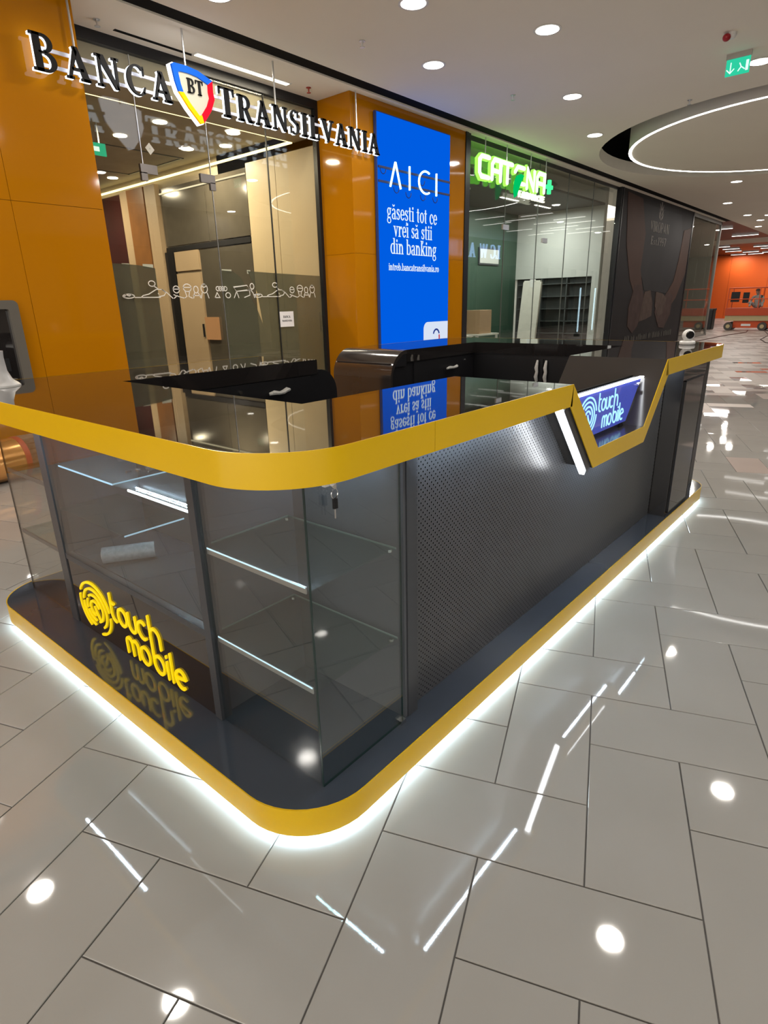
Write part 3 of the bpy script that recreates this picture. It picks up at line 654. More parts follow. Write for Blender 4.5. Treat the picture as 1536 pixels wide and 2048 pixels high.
for i, x in enumerate((12.3, 13.6)):
    t = thing('wrapped_table', (x, 7.9, 0), ['left', 'right'][i] + ' plastic wrapped white table at the green pharmacy wall', 'table', 'wrapped tables in the pharmacy')
    MB().box(x-0.55, 7.55, 0.71, x+0.55, 8.25, 0.75).build('table_top', bale, t)
    for sx in (-0.5, 0.5):
        for sy in (7.6, 8.2): MB().box(x+sx-0.025, sy-0.025, 0.004, x+sx+0.025, sy+0.025, 0.71).build('leg', white_pl, t)
    MB().box(x-0.5, 7.62, 0.35, x+0.5, 8.18, 0.37).build('lower_shelf', bale, t)
t = thing('wall_board', (15.0, 8.6, 2.4), 'white framed notice board on the green pharmacy wall', 'board')
MB().box(14.7, 8.585, 2.55, 15.8, 8.615, 3.0).build('frame', greyframe, t); MB().box(14.74, 8.575, 2.59, 15.76, 8.59, 2.96).build('sheet', whitew, t)

# --- bakery poster
ps = thing('shop_poster', (20.8, 5.7, 0), 'huge dark poster of hands breaking bread with bakery lettering', 'poster')
MB().box(17.32, 5.69, 0.0, 24.35, 5.75, CZ).build('sheet', P('poster_dark', (0.030, 0.027, 0.028), 0.6, spec=0.15, var=0.4, scale=0.5), ps)
MB().box(17.30, 5.675, 0, 17.36, 5.76, CZ).build('frame', blackmatt, ps); MB().box(24.3, 5.675, 0, 24.42, 5.76, CZ).build('frame', blackmatt, ps)
skin = P('print_skin', (0.085, 0.05, 0.04), 0.6, spec=0.15, var=0.3, scale=1.3); skin2 = P('print_skin_dark', (0.075, 0.048, 0.043), 0.6, spec=0.15, var=0.5, scale=3)
bread = P('print_bread', (0.10, 0.07, 0.058), 0.6, spec=0.15, var=0.5, scale=5); apron = P('print_apron', (0.042, 0.040, 0.042), 0.6, spec=0.15, var=0.3, scale=0.8)
def prt(name, poly, mt, k=0): MB().prism(poly, MY, 5.682-0.003*k, 5.69).build(name, mt, ps)
prt('printed_apron', [(18.9, 4.2), (22.9, 4.2), (23.3, 3.4), (22.9, 2.3), (22.2, 1.7), (19.9, 1.8), (19.3, 2.4), (19.2, 3.4)], apron)
prt('printed_arm', [(17.65, 4.35), (18.9, 4.3), (19.45, 3.4), (19.35, 2.4), (19.65, 1.95), (19.1, 1.6), (18.5, 2.1), (17.95, 3.0)], skin, 1)
prt('printed_arm', [(23.4, 3.75), (24.25, 3.9), (24.2, 2.4), (23.4, 1.55), (22.7, 1.2), (22.3, 1.7), (22.9, 2.1), (23.2, 2.8)], skin, 1)
prt('printed_hand', [(19.0, 1.95), (19.65, 1.95), (20.0, 1.5), (19.85, 1.1), (19.6, 0.72), (19.2, 0.52), (18.7, 0.75), (18.65, 1.3)], skin2, 2)
prt('printed_hand', [(22.3, 1.75), (23.0, 1.65), (22.95, 1.0), (22.4, 0.55), (21.8, 0.6), (21.2, 1.1), (21.4, 1.6), (21.9, 1.45)], skin2, 2)
prt('printed_bread', [(20.0, 1.75), (20.5, 1.8), (20.85, 1.4), (20.9, 1.0), (20.3, 0.9), (19.7, 0.85), (19.8, 1.3)], bread, 3)
prt('printed_bread', [(21.1, 1.75), (21.8, 1.7), (22.3, 1.55), (22.1, 1.05), (21.6, 0.95), (21.15, 1.3)], bread, 3)
pl = P('poster_lettering', (0.30, 0.28, 0.26), 0.6, spec=0.15)
EXT = dict(CAPS); EXT.update({'s': (0.5, [A(.2, .38, .17, .14, 30, 235, .09, .06), A(.21, .135, .18, .14, -145, 55, .1, .06), [(.05, .36), (.3, .18), (.37, .24), (.12, .38)]]), 't': (0.36, LOW['t'][1]), '.': LOW['.'], '1': (0.4, [R(.12, 0, .26, 1), [(.0, .78), (.12, .84), (.14, 1), (.0, .84)]]), '9': (0.6, [A(.28, .7, .27, .3, 0, 360, .11, .07, 18), A(.1, .55, .45, .6, -75, 10, .11, .07)]), '7': (0.6, [R(.02, .9, .56, 1), [(.42, .9), (.56, .9), (.3, 0), (.15, 0)]])})
text(MB(), 'VIROPAN', EXT, 19.8, 3.50, 0.30, MY, 5.676, 5.69, 1.85).build('lettering', pl, ps); text(MB(), 'Est.1997', EXT, 20.0, 3.14, 0.24, MY, 5.676, 5.69, 1.5).build('lettering', pl, ps)
m = MB()
for z, a in ((3.9, 0.24), (4.02, 0.22), (4.14, 0.18)):
    for s in (-1, 1): m.prism([(20.7, z-0.05), (20.7+s*a*0.7, z+0.03), (20.7+s*a, z+0.18), (20.7+s*0.06, z+0.06)], MY, 5.676, 5.69)
m.prism([(20.66, 4.15), (20.74, 4.15), (20.72, 4.38), (20.68, 4.38)], MY, 5.676, 5.69)
m.build('wheat_emblem', pl, ps)

m = MB(); rg_ = random.Random(5); x = 18.6
while x < 23.4:
    a = rg_.uniform(0.05, 0.16); m.prism([(x, 0.28), (x+a*0.5, 0.28), (x+a*0.5, 0.28+rg_.uniform(0.10, 0.2)), (x, 0.28+rg_.uniform(0.1, 0.2))], MY, 5.676, 5.69); x += a + (0.15 if rg_.random() < 0.15 else 0.02)
tag(m.build('small_print', P('poster_print', (0.12, 0.115, 0.105), 0.6, spec=0.15), ps), kind='stuff')

# --- end glass corner, far hall
w3 = struct(MB().box(24.42, 5.69, 4.3, 28.6, 5.77, CZ).box(28.5, 5.69, 0, 28.6, 5.79, CZ).box(24.42, 5.69, 0, 28.6, 5.77, 0.06).build('window_3', P('frame_grey', (0.25, 0.24, 0.22), 0.4)), 'glass corner shop front beyond the bakery poster', 'window')
for a, b in ((24.43, 25.8), (25.81, 27.15), (27.16, 28.5)):
    MB().box(a, 5.72, 0.06, b, 5.732, 4.3).build('pane', glass2, w3)
for a, b in ((5.8, 7.3), (7.31, 9.0)):
    MB().box(28.54, a, 0.06, 28.552, b, 4.3).build('pane', glass2, w3)
struct(MB().box(24.45, 6.9, 0, 28.4, 7.0, CZ).box(24.3, 5.8, 0, 24.45, 9.0, CZ).box(28.3, 5.85, 0, 28.4, 6.9, CZ).build('wall_corner_shop', P('grey_wall', (0.22, 0.215, 0.19), 0.6, var=0.3, scale=0.8)), 'grey inner walls of the empty corner shop', 'wall')
struct(MB().box(24.4, 5.8, CZ, 28.6, 9.1, CZ+0.1).build('ceiling_corner_shop', plaster), 'ceiling of the empty corner shop', 'ceiling')
redw = P('red_wood', (0.085, 0.022, 0.012), 0.45, var=0.25, scale=1.0)
rc = struct(MB().box(28.65, 5.05, CZ+0.02, 52, 15, CZ+0.2).build('ceiling_far', redw), 'dark red timber ceiling over the far end of the hall', 'ceiling')
MB().box(38.2, 5.05, CZ, 41.3, 15, CZ+0.03).build('beam', plaster, rc)
ow = struct(MB().box(51.9, 5.0, 0, 52.1, 15, CZ+0.2).build('wall_far', P('far_orange_base', (0.42, 0.075, 0.01), 0.6)), 'bright orange wall closing the far end of the hall', 'wall')
for i in range(4):
    MB().box(51.87, 5.0+2.5*i+0.01, 0, 51.9, 5.0+2.5*(i+1)-0.01, CZ).build('panel', P('far_orange', (0.85, 0.13, 0.01), 0.55, var=0.05, scale=0.6), ow)
MB().box(51.80, 5.02, 0.0, 51.87, 6.9, 3.0).build('door', P('grey_door', (0.3, 0.28, 0.26), 0.5), ow)
struct(MB().box(51.95, -9, 0, 52.1, 4.98, CZ).build('wall_far_right', P('far_grey', (0.42, 0.38, 0.34), 0.6, var=0.3, scale=0.4)), 'grey wall at the far end right of the orange wall', 'wall')
struct(MB().box(28.6, 15, 0, 52, 15.1, CZ).build('wall_far_left', P('far_dark', (0.1, 0.06, 0.05), 0.6)), 'dark side wall of the far hall', 'wall')
far = [(31.0, 6.05, 0.5), (35.2, 6.1, 1.15), (44.5, 8.60, 0.95), (46.9, 8.95, 0.95), (48.6, 8.24, 0.95), (51.0, 9.45, 0.95), (51.2, 8.4, 0.95), (43.7, 6.75, 0.95), (45.8, 6.7, 1.0), (50.0, 7.3, 1.0), (42.2, 8.5, 0.6), (49.4, 6.3, 1.0)]
for i, (x, y, L) in enumerate(far):
    rank = ['nearest', 'second nearest', 'third nearest', 'fourth nearest', 'fifth nearest', 'sixth nearest', 'seventh nearest', 'eighth nearest', 'ninth nearest', 'tenth nearest', 'eleventh nearest', 'farthest'][sorted(p[0] for p in far).index(x)]
    t = thing('linear_lamp', (x, y, CZ), rank + ' slim white linear lamp on the far dark red ceiling', 'lamp', 'linear lamps on the far red ceiling')
    MB().box(x-0.03, y-L/2, CZ-0.05, x+0.03, y+L/2, CZ+0.02).build('housing', white_pl, t); MB().box(x-0.032, y-L/2, CZ-0.06, x+0.032, y+L/2, CZ-0.05).build('diffuser', linlamp, t)
    if i % 2 == 1: area('far_light', (x, y, CZ-0.08), 0.15, L, 45, (1, 0.95, 0.88), t, 'RECTANGLE')
# --- opposite side of the hall (seen in reflections)
op = struct(MB().box(-9, -3.9, 0, 52, -3.72, 0.12).box(-9, -3.9, 3.3, 52, -3.72, CZ).build('wall_opposite', P('opp_fascia', (0.16, 0.15, 0.14), 0.5)), 'shop fascia on the opposite side of the hall', 'wall')
for i in range(16):
    x = -9+3.8*i
    MB().box(x, -3.92, 0.12, x+0.2, -3.70, 3.3).build('post', blackmatt, op)
struct(MB().box(1.0, -8.9, 0, 52, -8.8, CZ).box(0.9, -8.8, 0, 1.0, -3.9, CZ).build('wall_opposite_back', P('opp_back', (0.34, 0.30, 0.26), 0.6, var=0.5, scale=0.5)), 'inner walls of the shop across the hall', 'wall')
ls = thing('fashion_shop_sign', (26, -3.69, 3.8), 'glowing blue white shop sign on the opposite fascia, mirrored in the glass', 'sign')
LC = dict(CAPS)
for i, (c, x) in enumerate((('L', 27.5), ('C', 27.05), ('W', 26.3), ('A', 25.2), ('I', 24.55), ('K', 24.2), ('I', 23.45), ('K', 23.1), ('I', 22.35))):
    m = MB()
    for p in LC[c][1]: m.prism([(x-0.62*a, 3.55+0.62*b) for a, b in p], MY, -3.71, -3.66)
    m.build('letter', EM('blue_letter', (0.35, 0.55, 1.0), 4.0), ls)
hall = [(20.2, 1.9), (20.9, 0.9), (21.3, -0.3), (22.0, 2.3), (22.6, 1.2), (23.4, 2.1), (24.0, -0.8), (24.4, 1.0), (25.2, 0.2), (25.6, 1.6), (26.2, -0.9), (19.6, 0.4), (27.0, 0.6), (27.6, 2.0)]
for i, (x, y) in enumerate(hall):
    t = thing('linear_lamp', (x, y, CZ), 'slim white linear lamp on the hall ceiling outside the picture, mirrored in glass', 'lamp', 'linear lamps mirrored in the shop glass')
    MB().box(x-0.03, y-0.6, CZ-0.04, x+0.03, y+0.6, CZ).build('housing', white_pl, t); MB().box(x-0.035, y-0.6, CZ-0.05, x+0.035, y+0.6, CZ-0.04).build('diffuser', linlamp, t)
for i, (x, y) in enumerate(((26.1, 1.2), (28.0, 1.1))):
    t = thing('light_post', (x, y, 0), 'upright bluish light post out in the hall, mirrored in the pharmacy glass', 'lamp', 'upright light posts')
    MB().box(x-0.1, y-0.1, 0, x+0.1, y+0.1, 0.12).box(x-0.05, y-0.05, 0.12, x+0.05, y-0.0, 2.1).build('post', blackmatt, t); MB().box(x-0.035, y, 0.2, x+0.035, y+0.03, 2.05).build('tube', EM('post_tube', (0.6, 0.85, 1.0), 4.0), t)

# --- recessed downlights
ringm = P('downlight_trim', (0.7, 0.68, 0.64), 0.5)
def downlight(x, y, label, group=None, z=CZ, w_=None):
    t = thing('downlight', (x, y, z), label, 'lamp', group)
    MB().lathe([(0.155, -0.004), (0.155, 0.0), (0.13, 0.004), (0.125, 0.004), (0.125, -0.004)], (x, y, z-0.002), 28).build('trim', ringm, t, smooth=True)
    MB().lathe([(0.128, -0.008), (0.10, -0.012), (0.02, -0.013)], (x, y, z), 28).build('lens', lens, t)
    area('downlight_beam', (x, y, z-0.02), 0.22, 0.22, DOWN_W if w_ is None else w_, (1.0, 0.94, 0.86), t)
G = 'round downlights in the hall ceiling'
for x, y, lab in ((5.06, 3.48, 'round downlight cut by the top edge of the picture'), (6.59, 2.76, 'large round downlight near the top right, right of the cut one'),
                  (6.55, 4.30, 'round downlight closest to the blue lightbox'), (9.02, 3.53, 'round downlight between bright pair and round opening'), (9.42, 1.16, 'round downlight beside the green exit sign at the right edge'),
                  (11.43, 4.15, 'round downlight just left of the ceiling opening'), (18.81, 3.27, 'round downlight just beyond the ring of light'), (22.9, 4.33, 'round downlight above the bakery poster end'),
                  (26.9, 4.49, 'small distant downlight first after the poster end'), (29.1, 4.44, 'small distant downlight second after the poster end'), (31.7, 4.95, 'farthest tiny downlight at the edge of the red ceiling'),
                  (27.5, 3.9, 'small distant downlight right of the first one after the poster')):
    downlight(x, y, lab, G)
for x, y in ((0.31, 5.01), (3.7, 0.04), (6.47, -0.37), (0.68, 2.87), (3.62, 4.77), (-3, 0.5), (-3, 4), (0.3, -2.4), (3.6, -2.6), (7, -2.8), (-6, 2), (-6, -2), (12, -3.2), (1.0, -6.3), (6, -6.3), (11, -6.3), (16, -6.3), (22, -6.3), (19, -1.5), (23, 1.5), (28, 1.0), (34, 1.5), (40, 2.5), (46, 4)):  # leading ones read from reflections, the rest added to light the hall evenly
    downlight(x, y, 'round downlight outside the picture, most of them added as fill light', 'downlights outside the picture')

# exit sign, alarm, sprinklers
t = thing('exit_sign', (8.88, 1.29, CZ), 'green emergency exit sign hanging under the ceiling', 'sign')
MB().box(8.86, 1.15, CZ-0.06, 8.90, 1.43, CZ).build('housing', P('sign_housing', (0.45, 0.42, 0.38), 0.4), t)
fc = MB().box(8.876, 1.155, CZ-0.24, 8.884, 1.425, CZ-0.06).build('face', EM('exit_green', (0.03, 0.62, 0.36), 1.0), t)
m = MB().band([(1.37, CZ-0.10), (1.37, CZ-0.20)], 0.012, MX, 8.872, 8.876).band([(1.41, CZ-0.17), (1.37, CZ-0.21), (1.33, CZ-0.17)], 0.012, MX, 8.872, 8.876)
m.band([(1.27, CZ-0.12), (1.25, CZ-0.16), (1.28, CZ-0.20)], 0.012, MX, 8.872, 8.876).band([(1.25, CZ-0.16), (1.21, CZ-0.19)], 0.012, MX, 8.872, 8.876).box(8.872, 1.17, CZ-0.21, 8.876, 1.2, CZ-0.10)
m.build('pictogram', EM('exit_white', (0.7, 1.0, 0.85), 1.2), fc)
t = thing('alarm_sounder', (8.16, 1.23, CZ), 'small red fire alarm sounder on the ceiling above the exit sign', 'alarm')
MB().lathe([(0.05, 0), (0.05, -0.03), (0.03, -0.06)], (8.16, 1.23, CZ), 16).build('base', white_pl, t); MB().ball((8.11, 1.27, CZ-0.05), (0.045, 0.045, 0.04), 12).build('red_dome', P('alarm_red', (0.35, 0.01, 0.02), 0.3), t, smooth=True)
for i, (x, y, c, lab) in enumerate(((3.06, 6.11, alu, 'small grey sprinkler head above the bank sign letters'), (5.38, 4.47, alu, 'small grey sprinkler head in front of the blue lightbox'), (8.33, 4.14, alu, 'small grey sprinkler head in front of the pharmacy'), (10.48, 2.28, alu, 'small grey sprinkler head beside the round ceiling opening'), (6.01, 6.05, P('sprinkler_red', (0.4, 0.05, 0.03), 0.3), 'small red sprinkler head by the orange pier'))):
    t = thing('sprinkler', (x, y, CZ), lab, 'sprinkler', 'ceiling sprinklers')
    MB().cyl((x, y, CZ), (x, y, CZ-0.06), 0.012, 0.008, 8).build('stem', c, t); MB().lathe([(0.03, -0.06), (0.03, -0.066)], (x, y, CZ), 12).build('deflector', c, t); MB().lathe([(0.035, 0), (0.035, -0.006)], (x, y, CZ), 14).build('plate', c, t)
# soffit strip lamp and slot grille
t = thing('soffit_strip_lamp', (4.95, 6.15, CZ), 'bright warm strip lamp in the soffit behind the bank sign', 'lamp')
MB().box(4.28, 6.12, CZ-0.01, 5.72, 6.19, CZ).build('diffuser', EM('soffit_led', (1, 0.9, 0.66), 7.0), t); MB().box(4.25, 6.10, CZ-0.006, 5.75, 6.21, CZ).build('frame', white_pl, t)
area('soffit_light', (5.0, 6.15, CZ-0.02), 1.4, 0.06, 12, (1, 0.88, 0.66), t, 'RECTANGLE')
struct(MB().box(3.30, 6.19, CZ-0.004, 4.27, 6.24, CZ).build('trim_3', blackpaint), 'narrow black air slot in the soffit left of the strip lamp', 'trim')

# --- cash machine in the orange wall
t = thing('cash_machine', (1.0, FY, 0.8), 'grey framed cash machine set into the orange wall at left', 'cash machine')
def rr(x0, z0, x1, z1, r, n=6): return arcpts(x1-r, z1-r, r, r, 0, 90, n)+arcpts(x0+r, z1-r, r, r, 90, 180, n)+arcpts(x0+r, z0+r, r, r, 180, 270, n)+arcpts(x1-r, z0+r, r, r, 270, 360, n)
o_ = rr(0.45, 0.78, 1.57, 1.66, 0.05); i_ = rr(0.55, 0.88, 1.48, 1.58, 0.02); n = len(o_)
m = MB(); m.add([(a, 5.66, b) for a, b in o_]+[(a, 5.66, b) for a, b in i_]+[(a, 5.718, b) for a, b in o_]+[(a, 5.718, b) for a, b in i_],
      [(k, (k+1) % n, n+(k+1) % n, n+k) for k in range(n)] + [(k, (k+1) % n, 2*n+(k+1) % n, 2*n+k) for k in range(n)] + [(n+k, n+(k+1) % n, 3*n+(k+1) % n, 3*n+k) for k in range(n)])
m.build('surround', P('atm_grey', (0.11, 0.10, 0.085), 0.4), t)
MB().box(0.54, 5.708, 0.87, 1.49, 5.716, 1.59).build('fascia', blackgloss, t)
MB().box(0.60, 5.69, 1.2, 1.10, 5.71, 1.5).build('screen', P('atm_screen', (0.25, 0.28, 0.33), 0.15), t); MB().box(0.62, 5.64, 0.9, 1.42, 5.71, 0.93).build('ledge', MATS['atm_grey'], t)
MB().box(1.15, 5.695, 1.0, 1.4, 5.71, 1.12).build('keypad', blackmatt, t)
# floor goods by the bank wall
t = thing('copper_roll', (0.95, 5.4, 0), 'shiny copper coloured roll lying on the floor under the cash machine', 'roll')
MB().cyl((0.55, 5.35, 0.2), (1.18, 5.45, 0.2), 0.2, n=32).build('foil', P('copper_foil', (0.85, 0.42, 0.14), 0.22, metal=0.7), t, smooth=True)
MB().cyl((1.18, 5.45, 0.2), (1.23, 5.458, 0.2), 0.205, n=32).build('red_end', P('roll_red', (0.5, 0.06, 0.05), 0.4), t, smooth=True)
t = thing('paper_stack', (1.38, 5.5, 0), 'stack of printed papers on the floor beside the copper roll', 'paper stack')
for k in range(7): MB().box(1.25+0.01*(k % 3), 5.38, 0.055*k, 1.52+0.008*(k % 2), 5.62, 0.055*k+0.05).build('bundle', P('newsprint', (0.22, 0.19, 0.16), 0.8, var=0.9, scale=25), t)

# ================================================================== THE KIOSK
H = 1.2195; HB = 1.130; LX = 4.42; WY = 2.46; RAD = 0.25
def rounded(x0, y0, x1, y1, r, n=12):
    return arcpts(x1-r, y1-r, r, r, 0, 90, n)+arcpts(x0+r, y1-r, r, r, 90, 180, n)+arcpts(x0+r, y0+r, r, r, 180, 270, n)+arcpts(x1-r, y0+r, r, r, 270, 360, n)
# plinth
kb = thing('kiosk_plinth', (2.2, 1.23, 0), 'low rounded kiosk plinth with dark deck, yellow rim and light below', 'plinth')
BX = 4.46
MB().prism(rounded(0.004, 0.004, BX-0.004, WY-0.004, RAD), MZ, 0.034, 0.1305).build('deck', deckm, kb)
outer = rounded(0, 0, BX, WY, RAD); inr = rounded(0.004, 0.004, BX-0.004, WY-0.004, RAD)
n = len(outer); m = MB()
m.add([(x, y, 0.033) for x, y in outer]+[(x, y, 0.1312) for x, y in outer]+[(x, y, 0.1312) for x, y in inr]+[(x, y, 0.033) for x, y in inr],
      [(k, (k+1) % n, n+(k+1) % n, n+k) for k in range(n)]+[(n+k, n+(k+1) % n, 2*n+(k+1) % n, 2*n+k) for k in range(n)]+[(2*n+k, 2*n+(k+1) % n, 3*n+(k+1) % n, 3*n+k) for k in range(n)])
m.build('yellow_rim', yellow, kb, smooth=True)
MB().prism(rounded(0.10, 0.10, BX-0.10, WY-0.10, RAD), MZ, 0.0, 0.034).build('foot', blackmatt, kb)
m = MB(); a_ = rounded(0.012, 0.012, BX-0.012, WY-0.012, RAD); b__ = rounded(0.030, 0.030, BX-0.030, WY-0.030, RAD)
m.add([(x, y, 0.0325) for x, y in a_]+[(x, y, 0.024) for x, y in a_]+[(x, y, 0.024) for x, y in b__]+[(x, y, 0.0325) for x, y in b__],
      [(k, (k+1) % n, n+(k+1) % n, n+k) for k in range(n)]+[(n+k, n+(k+1) % n, 2*n+(k+1) % n, 2*n+k) for k in range(n)]+[(2*n+k, 2*n+(k+1) % n, 3*n+(k+1) % n, 3*n+k) for k in range(n)])
m.build('led_strip', EM('plinth_led', (0.74, 0.93, 1.0), 26.0), kb)
# worktop: two gloss slabs, trough between them, yellow fascia
wt = thing('kiosk_worktop', (2.2, 0.0, HB), 'glossy black kiosk worktop with yellow edge band and angular dip', 'worktop')
SA = arcpts(RAD, RAD, RAD, RAD, 180, 270, 14) + [(1.585, 0), (1.585, 0.58), (0.615, 0.58), (0.615, 1.87), (1.92, 1.87), (1.92, WY)] + arcpts(RAD, WY-RAD, RAD, RAD, 90, 180, 14)
SB = [(2.865, 0)] + arcpts(LX-RAD, RAD, RAD, RAD, 270, 360, 14) + arcpts(LX-RAD, WY-RAD, RAD, RAD, 0, 90, 14) + [(2.85, WY), (2.85, 1.86), (3.81, 1.86), (3.81, 0.58), (2.865, 0.58)]
MB().prism(SA, MZ, HB, H).build('slab', blackgloss, wt); MB().prism(SB, MZ, HB, H).build('slab', blackgloss, wt)
def fascia(path, z0, z1, nm='edge_band'):
    m = MB(); n = len(path); off = []
    for i in range(n):
        a = Vector(path[max(i-1, 0)]); b = Vector(path[min(i+1, n-1)]); t = (b-a).normalized(); off.append((path[i][0]+t.y*0.004, path[i][1]-t.x*0.004))
    m.add([(x, y, z0) for x, y in path]+[(x, y, z1) for x, y in path]+[(x, y, z0) for x, y in off]+[(x, y, z1) for x, y in off],
          [(2*n+k, 2*n+k+1, 3*n+k+1, 3*n+k) for k in range(n-1)]+[(n+k, n+k+1, 3*n+k+1, 3*n+k) for k in range(n-1)]+[(k, k+1, 2*n+k+1, 2*n+k) for k in range(n-1)]+[(0, n, 3*n, 2*n), (n-1, 2*n-1, 4*n-1, 3*n-1)])
    return m.build(nm, yellow, wt, smooth=True)
fascia([(1.92, WY), (RAD, WY)] + arcpts(RAD, WY-RAD, RAD, RAD, 90, 180, 14) + arcpts(RAD, RAD, RAD, RAD, 180, 270, 14) + [(0.607, 0)], HB-0.001, H+0.0006)
fascia([(0.609, 0), (1.586, 0)], HB-0.001, H+0.0006)
fascia([(2.864, 0)] + arcpts(LX-RAD, RAD, RAD, RAD, 270, 360, 14) + arcpts(LX-RAD, WY-RAD, RAD, RAD, 0, 90, 14) + [(2.86, WY)], HB-0.001, H+0.0006)
I = [(1.585, H), (1.926, 0.888), (2.575, 0.884), (2.865, H)]; O = [(1.569, HB), (1.884, 0.800), (2.598, 0.793), (2.908, HB)]
m = MB()
for k in range(3): m.prism([O[k], O[k+1], I[k+1], I[k]], MY, 0.0, 0.58)
m.build('trough', P('trough_grey', (0.035, 0.031, 0.029), 0.16, spec=0.6), wt)
m = MB()
V = [O[0], O[1], O[2], O[3], I[3], I[2], I[1], I[0]]
for k in range(3): m.prism([O[k], O[k+1], (I[k+1][0], I[k+1][1]+(0.0006 if k == 2 else 0)), (I[k][0], I[k][1]+(0.0006 if k == 0 else 0))], MY, -0.004, 0.0)
m.build('edge_band', yellow, wt)
# slanting LED lamp under the left side of the dip
t = thing('slanting_led_lamp', (1.72, 0.03, 0.95), 'bright slanting LED profile under the worktop dip', 'lamp')
dv = Vector((1.824-1.512, 0, 0.795-1.128)).normalized()
def slant(off, y0, y1, wd, ext=0.0):
    p0 = Vector((1.512+off, 0, 1.128)) ; p1 = Vector((1.824+off, 0, 0.795)) + dv*ext
    return MB().band([(p0.x, p0.z), (p1.x, p1.z)], wd, MY, y0, y1, cap=False)
slant(0.0, 0.012, 0.034, 0.026, 0.01).build('diffuser', EM('slant_led', (0.95, 0.98, 1.0), 22.0), t)
slant(0.036, 0.006, 0.05, 0.044, -0.005).build('profile', greyframe, t)
# under-counter LED strips with single diodes
def ledstrip(path, label):
    t = thing('led_strip', path[0], label, 'led strip', 'LED strips under the worktop')
    tp = MB(); dt = MB()
    for a, b in zip(path[:-1], path[1:]):
        a = Vector(a); b = Vector(b); L = (b-a).length; d = (b-a)/L; nn = Vector((-d.y, d.x, 0))*0.005
        tp.add([tuple(a+nn), tuple(a-nn), tuple(b-nn), tuple(b+nn)]+[tuple(p+Vector((0, 0, -0.0015))) for p in (a+nn, a-nn, b-nn, b+nn)], [(0, 1, 2, 3), (4, 7, 6, 5), (0, 4, 5, 1), (1, 5, 6, 2), (2, 6, 7, 3), (3, 7, 4, 0)])
        for k in range(int(L/0.018)):
            c = a+d*(0.009+0.018*k); dt.box(c.x-0.0045, c.y-0.0045, c.z-0.0035, c.x+0.0045, c.y+0.0045, c.z-0.0015)
    tp.build('tape', white_pl, t); tag(dt.build('diodes', EM('diode', (0.66, 0.84, 1.0), 190.0), t), kind='stuff')
ledstrip([(0.04, 1.95, HB), (0.04, 1.30, HB)], 'dotted LED strip under the short yellow edge of the worktop')
ledstrip([(0.66, 0.075, HB), (1.5, 0.075, HB)], 'dotted LED strip under the long yellow edge left of the dip')
ledstrip([(2.95, 0.075, HB), (3.34, 0.075, HB)], 'dotted LED strip under the long yellow edge right of the dip')
ledstrip([(1.92, 0.03, 0.797), (2.56, 0.03, 0.791)], 'dotted LED strip under the flat bottom of the dip')
ledstrip([(0.54, 0.62, HB), (0.54, 0.2, HB)], 'short LED strip inside the near glass corner cabinet')
ledstrip([(0.56, 1.8, HB), (0.56, 0.72, HB)], 'LED strip inside the long glass showcase')
# near corner glass cabinet
gc = thing('glass_corner_cabinet', (0.37, 0.37, 0.131), 'near glass corner cabinet with two glass shelves and a key', 'display cabinet')
ZB, ZT = 0.1312, HB-0.001
MB().box(0.171, 0.108, ZB, 0.177, 0.612, ZT).build('glass_pane', glass, gc)
dg = MB().box(0.172, 0.098, ZB, 0.566, 0.104, ZT).build('glass_door', glass, gc)
MB().box(0.1715, 0.0975, ZB, 0.1735, 0.1045, ZT).build('glass_edge', glassedge, gc)
MB().box(0.5655, 0.0975, ZB, 0.567, 0.1045, ZT).build('glass_edge', glassedge, gc)
MB().box(0.172, 0.0975, ZB, 0.566, 0.1045, ZB+0.0015).build('glass_edge', glassedge, gc)
MB().box(0.545, 0.088, ZB, 0.572, 0.112, ZB+0.016).build('hinge', chrome, dg); MB().box(0.545, 0.088, ZT-0.016, 0.572, 0.112, ZT).build('hinge', chrome, dg)
MB().box(0.206, 0.640, ZB, 0.60, 0.652, ZT).build('back_panel', slate, gc); MB().box(0.59, 0.105, ZB, 0.6015, 0.640, ZT).build('side_panel', slate, gc)
for z in (0.80, 0.47):
    s_ = MB().box(0.18, 0.112, z, 0.558, 0.636, z+0.006).build('glass_shelf', shelfglass, gc)
    MB().box(0.172+0.006, 0.125, z-0.012, 0.182, 0.60, z+0.010).build('profile', alu, s_)
    MB().box(0.1772, 0.127, z+0.005, 0.1785, 0.598, z+0.010).build('led_line', EM('shelf_led', (0.6, 0.85, 1.0), 1.6), s_)
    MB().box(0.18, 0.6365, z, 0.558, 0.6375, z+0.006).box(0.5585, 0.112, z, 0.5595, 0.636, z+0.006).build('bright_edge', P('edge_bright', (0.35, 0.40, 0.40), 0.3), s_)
    for a, b in ((0.545, 0.628), (0.545, 0.128)): MB().cyl((a, b, z-0.008), (a, b, z+0.001), 0.008, n=10).build('shelf_pin', chrome, s_)
# key in the lock
ky = thing('key_ring', (0.262, 0.094, 1.0), 'small key with black tag hanging from the glass door lock', 'key')
MB().cyl((0.262, 0.097, 1.10), (0.262, 0.084, 1.10), 0.011, n=16).build('lock', chrome, ky, smooth=True); MB().box(0.261, 0.07, 1.085, 0.263, 0.085, 1.105).build('key', chrome, ky)
m = MB().tube([(0.262+0.012*math.cos(a), 0.078, 1.07+0.014*math.sin(a)) for a in [2*pi*k/16 for k in range(17)]], 0.0016, 6); m.build('ring', chrome, ky, smooth=True)
MB().box(0.255, 0.074, 1.028, 0.269, 0.081, 1.056).build('tag', blackmatt, ky); MB().box(0.259, 0.077, 1.0, 0.263, 0.079, 1.03).build('hanging_key', chrome, ky)
MB().box(0.236, 0.086, 1.092, 0.256, 0.098, 1.104).build('plastic_tab', white_pl, ky)
